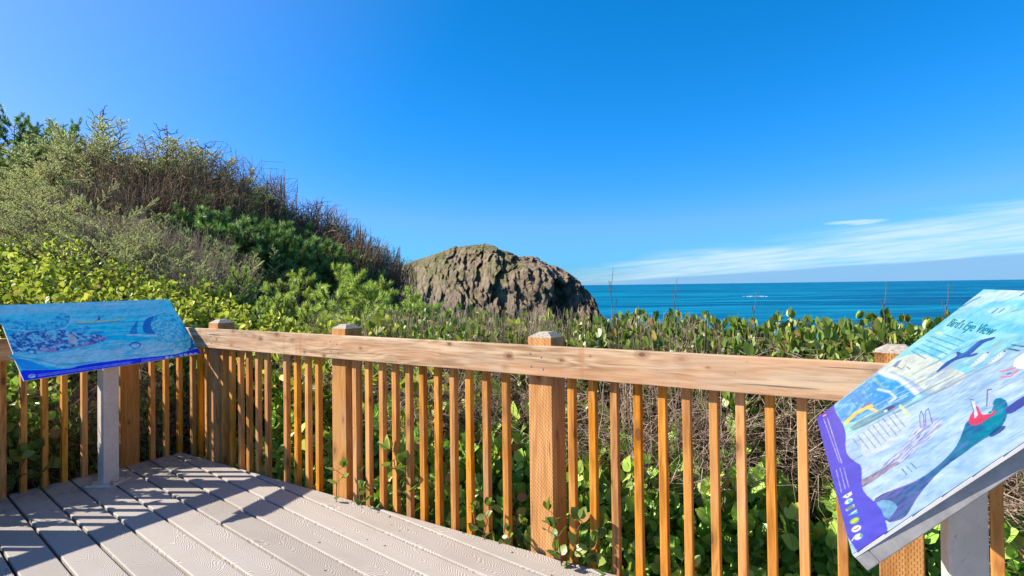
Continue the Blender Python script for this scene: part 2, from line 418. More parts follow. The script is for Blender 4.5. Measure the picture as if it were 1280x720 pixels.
ys = np.concatenate([np.linspace(-12, -1, 10), np.linspace(-0.6, 20, 80), np.linspace(21, 60, 24)])
V = []
for y in ys:
    for x in xs:
        V.append((x, y, ground(x, y) + 0.10 * mnoise.noise((x * 1.1, y * 1.1, 0)) + 0.04 * mnoise.noise((x * 4, y * 4, 3))))
nx, ny = len(xs), len(ys)
I = np.arange(nx * ny).reshape(ny, nx)
Fq = np.stack([I[:-1, :-1], I[:-1, 1:], I[1:, 1:], I[1:, :-1]], -1).reshape(-1, 4)
def soil():
    m, g, p, out = new_mat('leaf_litter_soil')
    geo = g.node('ShaderNodeNewGeometry')
    n1 = g.noise(geo.outputs['Position'], 1.3, 5, 0.6); n2 = g.noise(geo.outputs['Position'], 28, 6, 0.7)
    c = g.ramp(n2, [(0.3, (0.025, 0.018, 0.012)), (0.55, (0.075, 0.055, 0.032)), (0.75, (0.16, 0.115, 0.07))])
    c = g.mix(g.sstep(n1, 0.4, 0.65), c, (0.035, 0.05, 0.014, 1))
    g.put(p.inputs['Base Color'], c); p.inputs['Roughness'].default_value = 0.95
    bump(g, p, n2, 0.8, 0.03)
    return m
me = np_mesh('hillside', V, [Fq]); me.polygons.foreach_set('use_smooth', np.ones(len(Fq), bool))
tag(link('hillside', me, soil()), kind='structure')

SEA = -20.0
def sea_mat():
    m, g, p, out = new_mat('ocean_water')
    geo = g.node('ShaderNodeNewGeometry')
    pos = geo.outputs['Position']
    n2 = g.noise(g.mapping(pos, (0.010, 0.034, 1)), 1.0, 5, 0.6)
    n3 = g.noise(g.mapping(pos, (0.0030, 0.014, 1)), 1.0, 10, 0.78, 0.2)
    n4 = g.noise(g.mapping(pos, (0.0006, 0.0030, 1)), 1.0, 4, 0.6)
    f = g.math('ADD', g.math('MULTIPLY', n3, 0.75), g.math('MULTIPLY', n4, 0.25))
    c = g.ramp(f, [(0.43, (0.000, 0.045, 0.112)), (0.50, (0.000, 0.102, 0.196)), (0.57, (0.004, 0.190, 0.295))])
    # a few small whitecaps
    wc = g.noise(g.mapping(pos, (0.16, 0.55, 1)), 1.0, 3, 0.6)
    wc = g.math('MULTIPLY', g.sstep(wc, 0.735, 0.78), g.sstep(n2, 0.5, 0.62))
    c = g.mix(g.math('MULTIPLY', wc, 0.6), c, (0.55, 0.66, 0.70, 1))
    g.put(p.inputs['Base Color'], c)
    p.inputs['Roughness'].default_value = 0.42; p.inputs['IOR'].default_value = 1.33; p.inputs['Specular IOR Level'].default_value = 0.025
    bump(g, p, f, 1.0, 4.0)
    return m
bm = bmesh.new()
L = 42000.0
segs = [-L, -9000, -2500, -700, 0, 700, 2500, 9000, L]
gv = [[bm.verts.new((x, y, SEA)) for x in segs] for y in [-300, 60, 200, 500, 1300, 4000, 12000, L]]
for a, b in zip(gv[:-1], gv[1:]):
    for i in range(len(segs) - 1): bm.faces.new((a[i], a[i + 1], b[i + 1], b[i]))
tag(from_bm('sea', bm, sea_mat()), kind='structure')

# sea stack
def vnoise(P, seed=0):
    """numpy value noise on (n,3) points"""
    P = np.asarray(P, float); i = np.floor(P).astype(np.int64); f = P - i; f = f * f * (3 - 2 * f)
    def h(a, b, c):
        n = (a * 374761393 + b * 668265263 + c * 2147483647 + seed * 1274126177) & 0xffffffff
        n = ((n ^ (n >> 13)) * 1274126177) & 0xffffffff
        n = (n ^ (n >> 16)) & 0xffff
        return n / 65535.0
    r = 0
    for dx in (0, 1):
        for dy in (0, 1):
            for dz in (0, 1):
                w = (f[:, 0] if dx else 1 - f[:, 0]) * (f[:, 1] if dy else 1 - f[:, 1]) * (f[:, 2] if dz else 1 - f[:, 2])
                r = r + w * h(i[:, 0] + dx, i[:, 1] + dy, i[:, 2] + dz)
    return r
def fbm(P, o=4, seed=0, gain=0.5):
    P = np.asarray(P, float); a = 1.0; s = 0; t = 0
    for k in range(o):
        s = s + a * vnoise(P * 2 ** k + 17.3 * k, seed + k); t += a; a *= gain
    return s / t
RD = 140.0
prof_px = [(430, 372), (470, 352), (500, 338), (520, 330), (545, 319), (570, 311), (590, 307.5), (610, 307), (630, 312), (648, 320), (668, 325), (690, 333), (702, 338), (712, 343), (720, 353), (727, 364), (735, 376), (742, 387), (750, 400), (762, 428), (776, 462)]
pu = np.array([((x - 640) / FPX) * RD for x, y in prof_px]); pz = np.array([ztop(y, x, RD) for x, y in prof_px])
nu_, nv_ = 420, 190
uu = np.linspace(pu[0], pu[-1], nu_); zz = np.interp(uu, pu, pz)
k = np.ones(5) / 5; zz = np.convolve(np.pad(zz, 2, 'edge'), k, 'valid')
th = np.linspace(0, math.pi, nv_)
UU, TH = np.meshgrid(uu, th)
ZP = np.tile(zz, (nv_, 1))
hgt = ZP - (SEA - 2)
dep = 30.0 * np.sqrt(np.clip(1 - ((UU - np.mean(uu)) / (0.56 * (uu[-1] - uu[0]))) ** 2, 0.02, 1))
Zr = (SEA - 2) + hgt * np.sin(TH) ** 0.42
Yr = RD - dep * np.sign(np.cos(TH)) * np.abs(np.cos(TH)) ** 0.75
P = np.stack([UU, Yr, Zr], -1).reshape(-1, 3)
def cells(x, z, sx, sz, seed):
    """cell-constant random value of a jittered grid: broken columns and ledges"""
    x = x / sx; z = z / sz; ix = np.floor(x).astype(int); iz = np.floor(z).astype(int)
    best = np.full(x.shape, 1e9); val = np.zeros(x.shape)
    def hh(a, b, k):
        n = (a * 73856093 ^ b * 19349663 ^ (k + seed) * 83492791) & 0x7fffffff
        n = ((n ^ (n >> 15)) * 2246822519) & 0x7fffffff
        return ((n ^ (n >> 13)) & 0xffff) / 65535.0
    for dx in (-1, 0, 1):
        for dz in (-1, 0, 1):
            cx, cz = ix + dx, iz + dz
            d = (x - cx - hh(cx, cz, 1)) ** 2 + (z - cz - hh(cx, cz, 2)) ** 2
            m = d < best; best = np.where(m, d, best); val = np.where(m, hh(cx, cz, 3), val)
    return val - 0.5
wx = P[:, 0] + 2.2 * (fbm(P * np.array([0.3, 0.1, 0.2]), 3, 31) - 0.5) + P[:, 2] * 0.10
wz = P[:, 2] + 3.0 * (fbm(P * np.array([0.25, 0.1, 0.2]), 3, 33) - 0.5)
col_n = cells(wx, wz, 3.6, 8.0, 5) * 1.0 + cells(wx, wz, 1.5, 3.4, 9) * 0.55 + cells(wx, wz, 0.75, 1.5, 12) * 0.30
big_n = fbm(P * 0.085, 3, 5) - 0.5
fine_n = fbm(P * 0.9, 3, 21) - 0.5
face = np.clip(np.abs(np.cos(TH)).ravel() * 1.5, 0.0, 1)        # steep faces only
amp = 0.12 + face
rgh = 0.25 + 0.75 * np.clip((UU.ravel() - pu[4]) / 9.0, 0, 1)
P[:, 1] += -(col_n * 3.4 * rgh + big_n * 11 + fine_n * 1.3) * amp * np.sign(np.cos(TH)).ravel()
P[:, 2] += (big_n * 1.6 + fine_n * 0.7 + col_n * 0.6 * rgh) * np.clip(np.sin(TH).ravel(), 0, 1)
P[:, 0] += (col_n * 0.6 * rgh + fine_n * 0.6) * face
# the long axis runs obliquely: the right-hand end stands nearer, so the face looks towards the sun
KD = (RD - 0.95 * (UU.ravel() - np.mean(uu))) / RD
dY = P[:, 1] - RD
P = np.stack([P[:, 0] * KD, RD * KD + dY, CH + (P[:, 2] - CH) * KD], -1)
I = np.arange(nu_ * nv_).reshape(nv_, nu_)
Fq = np.stack([I[:-1, :-1], I[:-1, 1:], I[1:, 1:], I[1:, :-1]], -1).reshape(-1, 4)
def rock_mat():
    m, g, p, out = new_mat('basalt_rock')
    geo = g.node('ShaderNodeNewGeometry'); pos = geo.outputs['Position']
    n1 = g.noise(g.mapping(pos, (0.55, 0.55, 0.09)), 1.0, 6, 0.65, 0.4)
    n2 = g.noise(pos, 0.14, 4, 0.6); n3 = g.noise(pos, 1.5, 5, 0.7)
    f = g.math('ADD', g.math('MULTIPLY', n1, 0.6), g.math('MULTIPLY', n3, 0.4))
    c = g.ramp(f, [(0.36, (0.062, 0.044, 0.028)), (0.48, (0.175, 0.128, 0.082)), (0.64, (0.30, 0.226, 0.148))])
    c = g.mix(g.math('MULTIPLY', g.sstep(n2, 0.5, 0.66), 0.45), c, (0.21, 0.135, 0.075, 1))
    nz_ = g.node('ShaderNodeSeparateXYZ'); g.l.new(geo.outputs['Normal'], nz_.inputs[0])
    pz_ = g.node('ShaderNodeSeparateXYZ'); g.l.new(pos, pz_.inputs[0])
    gr = g.math('MULTIPLY', g.sstep(nz_.outputs[2], 0.42, 0.78), g.sstep(n2, 0.34, 0.52))
    gr = g.math('MULTIPLY', gr, g.sstep(pz_.outputs[0], 6.0, -2.0))
    gc = g.ramp(n3, [(0.35, (0.06, 0.07, 0.02)), (0.7, (0.20, 0.18, 0.07))])
    c = g.mix(g.math('MULTIPLY', gr, 0.85), c, gc)
    g.put(p.inputs['Base Color'], c); p.inputs['Roughness'].default_value = 0.9; p.inputs['Specular IOR Level'].default_value = 0.2
    n4 = g.noise(g.mapping(pos, (2.2, 2.2, 0.7)), 1.0, 5, 0.75)
    bump(g, p, g.math('ADD', f, g.math('MULTIPLY', n4, 0.5)), 0.9, 1.0)
    return m
me = np_mesh('sea_stack', P, [Fq])
o = link('sea_stack', me, rock_mat())
tag(o, 'massive brown columnar rock headland rising from the ocean beyond the hedge', 'sea rock')

# little reef awash far out, with its ring of foam
_x, _y = at(944, 715 * 21.2 / 17.0)
bm = bmesh.new()
for dx, dy, rr in ((0, 0, 1.9),):
    r = bmesh.ops.create_icosphere(bm, subdivisions=2, radius=rr, matrix=Matrix.Translation((dx, dy, 0)))
    for v in r['verts']:
        v.co.z *= 0.4
        v.co += Vector((mnoise.noise(v.co), mnoise.noise(v.co + Vector((5, 0, 0))), 0.4 * mnoise.noise(v.co * 0.8))) * 0.6
reef = empty('reef_rock', (_x, _y, SEA)); tag(reef, 'tiny dark reef rock awash in white surf far out on the ocean', 'rock')
from_bm('rock', bm, simple('wet_dark_rock', (0.07, 0.07, 0.07), 0.5, 0, 2, 0.4, 0.3), reef)
bm = bmesh.new()
for i in range(46):
    a = random.uniform(0, 6.28); rr = random.uniform(0.2, 1) ** 0.6
    cxx, cyy = 17 * rr * math.cos(a), 26 * rr * math.sin(a)
    r = bmesh.ops.create_icosphere(bm, subdivisions=1, radius=1.0, matrix=Matrix.Translation((cxx, cyy, 0.1)) @ Matrix.Diagonal((random.uniform(.7, 2.2), random.uniform(.5, 1.2), random.uniform(.12, .35), 1)))
tag(from_bm('surf_foam', bm, simple('white_sea_foam', (0.62, 0.67, 0.69), 0.9, 0, 3, 0.1, 0.2), reef), kind='stuff')

# ------------------------------------------------------------------ deck
BA = R_(-40.4)
bd = Vector((math.cos(BA), math.sin(BA), 0)); bn = Vector((-math.sin(BA), math.cos(BA), 0))
T0 = -3.475
deck_poly = [TS(T0, 0.012), TS(3.8, 0.012), TS(3.8, 4.6), TS(T0, 4.6)]
def clip(poly, n, d, sgn):
    out = []
    for i in range(len(poly)):
        a, b = poly[i], poly[(i + 1) % len(poly)]
        da, db = (a.dot(n) - d) * sgn, (b.dot(n) - d) * sgn
        if da >= 0: out.append(a)
        if da * db < 0: out.append(a.lerp(b, da / (da - db)))
    return out
bm = bmesh.new(); uvl = bm.loops.layers.uv.new('board')
PITCHB = 0.1785; GAP = 0.014; ph0 = 0.741
nmin = min(p.dot(bn) for p in deck_poly); nmax = max(p.dot(bn) for p in deck_poly)
k0 = math.floor((nmin - ph0) / PITCHB)
kk = k0
while ph0 + kk * PITCHB < nmax:
    a = ph0 + kk * PITCHB + GAP / 2; b = a + PITCHB - GAP
    poly = clip(clip(deck_poly, bn, a, 1), bn, b, -1)
    if len(poly) >= 3:
        b2 = bmesh.new()
        top = [b2.verts.new((p.x, p.y, 0)) for p in poly]
        f = b2.faces.new(top)
        if f.normal.z < 0: f.normal_flip()
        f.normal_update()
        r = bmesh.ops.extrude_face_region(b2, geom=[f])
        vs = [x for x in r['geom'] if isinstance(x, bmesh.types.BMVert)]
        for v in vs: v.co.z = -0.025
        b2.normal_update()
        es = [e for e in b2.edges if all(abs(v.co.z) < 1e-6 for v in e.verts)]
        bmesh.ops.bevel(b2, geom=es, offset=0.007, segments=3, affect='EDGES', profile=0.5)
        bmesh.ops.recalc_face_normals(b2, faces=b2.faces)
        b2.verts.index_update()
        vm = [bm.verts.new(v.co) for v in b2.verts]
        off = (kk * 3.7113) % 11.0
        for fc in b2.faces:
            nf = bm.faces.new([vm[v.index] for v in fc.verts])
            for lp in nf.loops:
                co = lp.vert.co
                lp[uvl].uv = (co.dot(bd) + off, (co.dot(bn) - (a + b) / 2) / ((b - a) / 2))
        b2.free()
    kk += 1
deck = from_bm('deck', bm, [M_DECK, M_JOIST]); tag(deck, kind='structure')
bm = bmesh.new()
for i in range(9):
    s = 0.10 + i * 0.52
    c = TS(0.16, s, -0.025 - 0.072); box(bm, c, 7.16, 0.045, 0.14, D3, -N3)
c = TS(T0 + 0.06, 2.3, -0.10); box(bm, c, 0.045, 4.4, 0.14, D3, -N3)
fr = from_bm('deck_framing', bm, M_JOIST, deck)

# ------------------------------------------------------------------ railings
def set_obj_axes(o, c, ax, ay):
    azv = ax.cross(ay); m = Matrix.Identity(4)
    for i in range(3):
        m[i][0] = ax[i]; m[i][1] = ay[i]; m[i][2] = azv[i]; m[i][3] = c[i]
    return m
def part_local(name, me, mats, parent, mat_world):
    o = link(name, me, mats, parent); o.matrix_parent_inverse = Matrix.Identity(4)
    o.matrix_local = parent_inv[parent.name] @ mat_world
    return o
parent_inv = {}
def root_empty(name, loc, rz=0):
    o = empty(name, loc, rz)
    mw = Matrix.Translation(loc) @ Matrix.Rotation(rz, 4, 'Z')
    parent_inv[o.name] = mw.inverted()
    return o
def bm_mesh(name, bm):
    me = bpy.data.meshes.new(name); bmesh.ops.recalc_face_normals(bm, faces=bm.faces); bm.to_mesh(me); bm.free(); return me
# post: square, chamfered shoulders, low pyramid top
def post_mesh(w=0.142, zb=-0.55, zs=1.108, zt=1.134):
    bm = bmesh.new(); h = w / 2; c = 0.004
    def ring(hh, z): return [bm.verts.new((x * hh, y * hh, z)) for x, y in ((-1, -1), (1, -1), (1, 1), (-1, 1))]
    rs = [ring(h, zb), ring(h, zs), ring(h * 0.42, zt)]
    for a, b in zip(rs[:-1], rs[1:]):
        for i in range(4): bm.faces.new((a[i], a[(i + 1) % 4], b[(i + 1) % 4], b[i]))
    bm.faces.new(rs[-1]); bm.faces.new(rs[0][::-1])
    ed = [e for e in bm.edges if abs((e.verts[0].co - e.verts[1].co).z) > 0.5]
    bmesh.ops.bevel(bm, geom=ed, offset=c, segments=2, affect='EDGES')
    bm.normal_update()
    for f in bm.faces:
        if f.calc_center_median().z > zs + 0.003: f.material_index = 1
    me = bm_mesh('post', bm); me.materials.append(M_POST); me.materials.append(M_CAP); return me
POST = post_mesh()
def bal_mesh(zt):
    bm = bmesh.new(); box(bm, (0, 0, (zt - 0.30) / 2), 0.036, 0.036, zt + 0.30, bev=0.003)
    me = bm_mesh('baluster', bm); me.materials.append(M_BAL); return me
BAL = bal_mesh(1.035)

fence = root_empty('railing', TS(0, 0, 0), ANG)
tag(fence, 'sunlit wooden guard railing with pale top board across the front of the deck', 'railing')
def post_at(root, t, s, ax, ay, scale=1.0):
    m = set_obj_axes(None, TS(t, s), ax, ay)
    o = link('post', POST, [], root); o.matrix_local = parent_inv[root.name] @ m
    return o
def copy_part(src, root, mw):
    c = src.copy(); COL.objects.link(c); c.parent = root; c.matrix_local = parent_inv[root.name] @ mw
    return c
p0 = post_at(fence, -3.0, -0.071, D3, -N3)
for t in (-1.49, 0.062, 1.60, 3.10):
    copy_part(p0, fence, set_obj_axes(None, TS(t, -0.071), D3, -N3))
bal_t = [-3.352, -3.24, -3.13, -2.885, -2.765, -2.65, -2.535, -2.42, -2.305, -2.075, -1.955, -1.835, -1.72, -1.605,
         -1.345, -1.225, -1.105, -0.99, -0.875, -0.76, -0.645, -0.53, -0.415, -0.30, -0.165,
         0.235, 0.35, 0.465, 0.58, 0.697, 0.812, 0.927, 1.043, 1.16, 1.28, 1.408,
         1.76, 1.875, 1.99, 2.105, 2.22, 2.335, 2.45, 2.565, 2.68, 2.795, 2.91]
b0 = link('baluster', BAL, [], fence)
for i, t in enumerate(bal_t):
    if abs(t + 1.605) < 1e-6: continue
    jit = random.uniform(-0.004, 0.004)
    m = set_obj_axes(None, TS(t + jit, -0.0215 - 0.001 * (i % 3)), D3, -N3)
    m = m @ Matrix.Rotation(random.uniform(-0.03, 0.03), 4, 'Z')
    if i == 0: b0.matrix_local = parent_inv[fence.name] @ m
    else: copy_part(b0, fence, m)
# top boards, lengths butt at the posts
def rail_board(root, t0, t1, z0, z1, s, zb=0.9185, zt=1.0715):
    a, b = TS(t0, s), TS(t1, s); L_ = (b - a).length; ax = (b - a).normalized()
    bm = bmesh.new(); box(bm, (0, 0, 0), L_ - 0.002, 0.038, zt - zb, bev=0.004)
    me = bm_mesh('rail', bm); me.materials.append(M_RAIL)
    dz = (z1 - z0); ax3 = Vector((ax.x * L_, ax.y * L_, dz)).normalized(); ay = Vector((-ax.y, ax.x, 0))
    m = set_obj_axes(None, (a + b) / 2 + Vector((0, 0, (zb + zt) / 2 + (z0 + z1) / 2)), ax3, ay)
    o = link('rail', me, [], root); o.matrix_local = parent_inv[root.name] @ m
    return o
rb_ = rail_board(fence, -3.485, 3.6, -0.008, 0.004, 0.0205)
scr = None
for t in (-3.0, -1.49, 0.062, 1.60, 3.10):
    for dx, dz in ((-0.035, 0.035), (0.03, 0.02), (-0.03, -0.03), (0.04, -0.04)):
        if scr is None:
            bm = bmesh.new(); bmesh.ops.create_cone(bm, segments=8, radius1=0.0055, radius2=0.0048, depth=0.003, cap_ends=True, matrix=Matrix.Rotation(math.pi / 2, 4, 'X'))
            scr = sc1 = link('screw', bm_mesh('screw', bm), [M_BOLT], rb_)
        else:
            sc1 = scr.copy(); COL.objects.link(sc1); sc1.parent = rb_
        sc1.location = (t - 0.0575 + dx, -0.0196, dz)

lf = root_empty('railing', TS(T0, 0, 0), ANG)
tag(lf, 'shaded brown side railing running behind the tidepool sign on the left', 'railing')
LA = R_(3.2)                                     # the side railing is a touch out of square
def TL(s, off=0.0, z=0.0):
    c = math.cos(LA); q = math.sin(LA)
    return TS(T0 - 0.0 + q * s - off * c, c * s + off * q, z)
LX = (TL(1) - TL(0)).normalized(); LY = Vector((-LX.y, LX.x, 0))
def lpart(src, s, off):
    c = src.copy(); COL.objects.link(c); c.parent = lf
    c.matrix_local = parent_inv[lf.name] @ set_obj_axes(None, TL(s, off), LX, LY)
    return c
for s in (0.415, 1.93, 3.45): lpart(p0, s, 0.075)
for s in (0.02, 0.13, 0.24, 0.61, 0.73, 0.85, 0.97, 1.09, 1.21, 1.33, 1.45, 1.57, 1.69, 1.81, 2.05, 2.17, 2.29, 2.41, 2.53, 2.65, 2.77, 2.89, 3.01):
    lpart(b0, s + random.uniform(-.004, .004), 0.0235)
a, b = TL(0.045, -0.0205), TL(4.3, -0.0205)
bm = bmesh.new(); box(bm, (0, 0, 0), (b - a).length, 0.038, 0.152, bev=0.004)
me = bm_mesh('rail', bm); me.materials.append(M_RAIL)
o = link('rail', me, [], lf); o.matrix_local = parent_inv[lf.name] @ set_obj_axes(None, (a + b) / 2 + Vector((0, 0, 0.994)), LX, LY)

# ------------------------------------------------------------------ painted signs
def pt_in_poly(X, Y, poly):
    inside = np.zeros(X.shape, bool); n = len(poly); j = n - 1
    for i in range(n):
        xi, yi = poly[i]; xj, yj = poly[j]
        if yi != yj:
            c = ((yi > Y) != (yj > Y)) & (X < (xj - xi) * (Y - yi) / (yj - yi) + xi)
            inside ^= c
        j = i
    return inside
def seg_dist(X, Y, pts):
    d = np.full(X.shape, 1e9)
    for (x0, y0), (x1, y1) in zip(pts[:-1], pts[1:]):
        dx, dy = x1 - x0, y1 - y0; L2 = dx * dx + dy * dy + 1e-9
        t = np.clip(((X - x0) * dx + (Y - y0) * dy) / L2, 0, 1)
        d = np.minimum(d, np.hypot(X - x0 - t * dx, Y - y0 - t * dy))
    return d
def smooth_poly(pts, it=2):
    for _ in range(it):
        q = []
        for i in range(len(pts)):
            a, b = pts[i], pts[(i + 1) % len(pts)]
            q += [(a[0] * .75 + b[0] * .25, a[1] * .75 + b[1] * .25), (a[0] * .25 + b[0] * .75, a[1] * .25 + b[1] * .75)]
        pts = q
    return pts
class Art:
    """paints flat colours on the vertices of a fine grid; drawing coordinates are supplied per vertex"""
    def __init__(self, X, Y):
        self.X, self.Y = X, Y; self.C = np.ones((len(X), 3))
        self.rng = np.random.default_rng(3)
    def nz(self, ax, ay, rot=0.0, seed=0, o=3):
        c, s = math.cos(rot), math.sin(rot)
        return fbm(np.stack([(self.X * c + self.Y * s) / ax, (-self.X * s + self.Y * c) / ay, 0 * self.X + seed * 3.1], -1), o, seed)
    def over(self, mask, col):
        m = np.clip(mask, 0, 1)[:, None]; self.C = self.C * (1 - m) + np.asarray(col) * m
    def poly(self, pts, col, a=1.0, sm=0, col2=None, nse=None):
        if sm: pts = smooth_poly(pts, sm)
        ins = pt_in_poly(self.X, self.Y, pts)
        if col2 is None: self.over(ins * a, col)
        else:
            cc = np.asarray(col)[None] * (1 - nse[:, None]) + np.asarray(col2)[None] * nse[:, None]
            self.over(ins * a, cc)
        return ins
    def line(self, pts, w, col, a=1.0, soft=0.4):
        d = seg_dist(self.X, self.Y, pts); self.over(a * np.clip((w - d) / max(soft, 1e-3) + 0.5, 0, 1), col)
    def ell(self, cx, cy, rx, ry, rot, col, a=1.0, soft=0.25):
        c, s = math.cos(rot), math.sin(rot); dx, dy = self.X - cx, self.Y - cy
        r = np.hypot((dx * c + dy * s) / rx, (-dx * s + dy * c) / ry)
        self.over(a * np.clip((1 - r) / soft + 0.5, 0, 1), col)
    def words(self, p0, p1, w, col, a=0.8, gap=0.28, wl=2.4, seed=0):
        """one row of tiny unreadable print"""
        rg = np.random.default_rng(seed); L_ = math.hypot(p1[0] - p0[0], p1[1] - p0[1]); t = 0
        while t < L_:
            l = wl * rg.uniform(0.5, 1.4); e = min(L_, t + l * 0.8)
            q0 = (p0[0] + (p1[0] - p0[0]) * t / L_, p0[1] + (p1[1] - p0[1]) * t / L_)
            q1 = (p0[0] + (p1[0] - p0[0]) * e / L_, p0[1] + (p1[1] - p0[1]) * e / L_)
            self.line([q0, q1], w, col, a * rg.uniform(0.5, 1.0), 0.5); t = e + gap * wl * rg.uniform(0.8, 1.8)
KP = 1.0; KG = 1.0
def rgb(r, g_, b, k=None):
    k = KP if k is None else k
    r, g_, b = [255 * (c / 255.0) ** KG for c in (r, g_, b)]
    f = lambda c: ((c / 255.0) / 12.92 if c <= 10 else (((c / 255.0) + 0.055) / 1.055) ** 2.4)
    return tuple(min(0.93, f(c) * k) for c in (r, g_, b))
def art_mat(name, rough=0.35):
    m, g, p, out = new_mat(name)
    at_ = g.node('ShaderNodeAttribute'); at_.attribute_name = 'paint'
    g.l.new(at_.outputs['Color'], p.inputs['Base Color'])
    p.inputs['Roughness'].default_value = rough; p.inputs['Specular IOR Level'].default_value = 0.25
    return m

class Panel:
    def __init__(self, A, e, tilt):
        self.A = Vector(A); self.e = e.normalized()
        n = Vector((-e.y, e.x, 0)).normalized()
        self.up = n * math.cos(tilt) + Vector((0, 0, math.sin(tilt)))
        self.nor = self.e.cross(self.up)
        if self.nor.z < 0: self.nor = -self.nor
        self.M = Matrix.Identity(4)
        for i in range(3):
            self.M[i][0] = self.e[i]; self.M[i][1] = self.up[i]; self.M[i][2] = self.nor[i]; self.M[i][3] = self.A[i]
    def uv(self, px, py):
        v = pxray(px, py); t = (self.A - CAMP).dot(self.nor) / v.dot(self.nor); P = CAMP + v * t - self.A
        return P.dot(self.e), P.dot(self.up)
    def world(self, u, v, w=0.0):
        return self.A + self.e * u + self.up * v + self.nor * w
    def grid_px(self, U, V):
        """drawing coordinates for (u,v)"""
        Px = np.stack([self.A[i] + self.e[i] * U + self.up[i] * V - CAMP[i] for i in range(3)], -1)
        d = Px @ np.array(CF)
        d = np.where(d < 0.12, 0.12, d)
        return 640 + FPX * (Px @ np.array(CR)) / d, CYPX - FPX * (Px @ np.array(CU)) / d

def plate(outline, th0, th1, mats, name, parent, mw):
    bm = bmesh.new()
    a = [bm.verts.new((u, v, th1)) for u, v in outline]; b = [bm.verts.new((u, v, th0)) for u, v in outline]
    bm.faces.new(a); bm.faces.new(b[::-1])
    for i in range(len(a)): bm.faces.new((a[i], b[i], b[(i + 1) % len(a)], a[(i + 1) % len(a)]))
    o = link(name, bm_mesh(name, bm), mats, parent); o.matrix_local = mw
    return o
def art_sheet(panel, outline, nu, nv, painter, parent, mw, z):
    us = [p[0] for p in outline]; vs = [p[1] for p in outline]
    u = np.linspace(min(us), max(us), nu); v = np.linspace(min(vs), max(vs), nv)
    U, V_ = np.meshgrid(u, v); U = U.ravel(); V_ = V_.ravel()
    X, Y = panel.grid_px(U, V_)
    art = Art(X, Y); painter(art, U, V_)
    # brush marks over the whole painting
    b1 = fbm(np.stack([U * 16 + V_ * 9, V_ * 60 - U * 30, 0 * U], -1), 4, 77); b2 = fbm(np.stack([U * 90, V_ * 90, 0 * U + 4], -1), 3, 78)
    mul = 1 + 0.55 * (b1 - 0.5) + 0.40 * (b2 - 0.5)
    art.C *= np.stack([mul, 1 + 0.8 * (mul - 1), 1 + 0.55 * (mul - 1)], -1)
    I = np.arange(nu * nv).reshape(nv, nu)
    F = np.stack([I[:-1, :-1], I[:-1, 1:], I[1:, 1:], I[1:, :-1]], -1).reshape(-1, 4)
    cu = U[F].mean(1); cv = V_[F].mean(1)
    F = F[pt_in_poly(cu, cv, outline)]
    used = np.unique(F); remap = np.zeros(nu * nv, int); remap[used] = np.arange(len(used))
    me = np_mesh('artwork', np.stack([U, V_, 0 * U + z], -1)[used], [remap[F]])
    ca = me.color_attributes.new('paint', 'FLOAT_COLOR', 'POINT')
    cc = np.concatenate([np.clip(art.C[used], 0, 1), np.ones((len(used), 1))], 1).astype(np.float32)
    ca.data.foreach_set('color', cc.ravel())
    o = link('artwork', me, art_mat('printed_sign_face_' + parent.name.replace('.', '_')), parent); o.matrix_local = mw
    return o

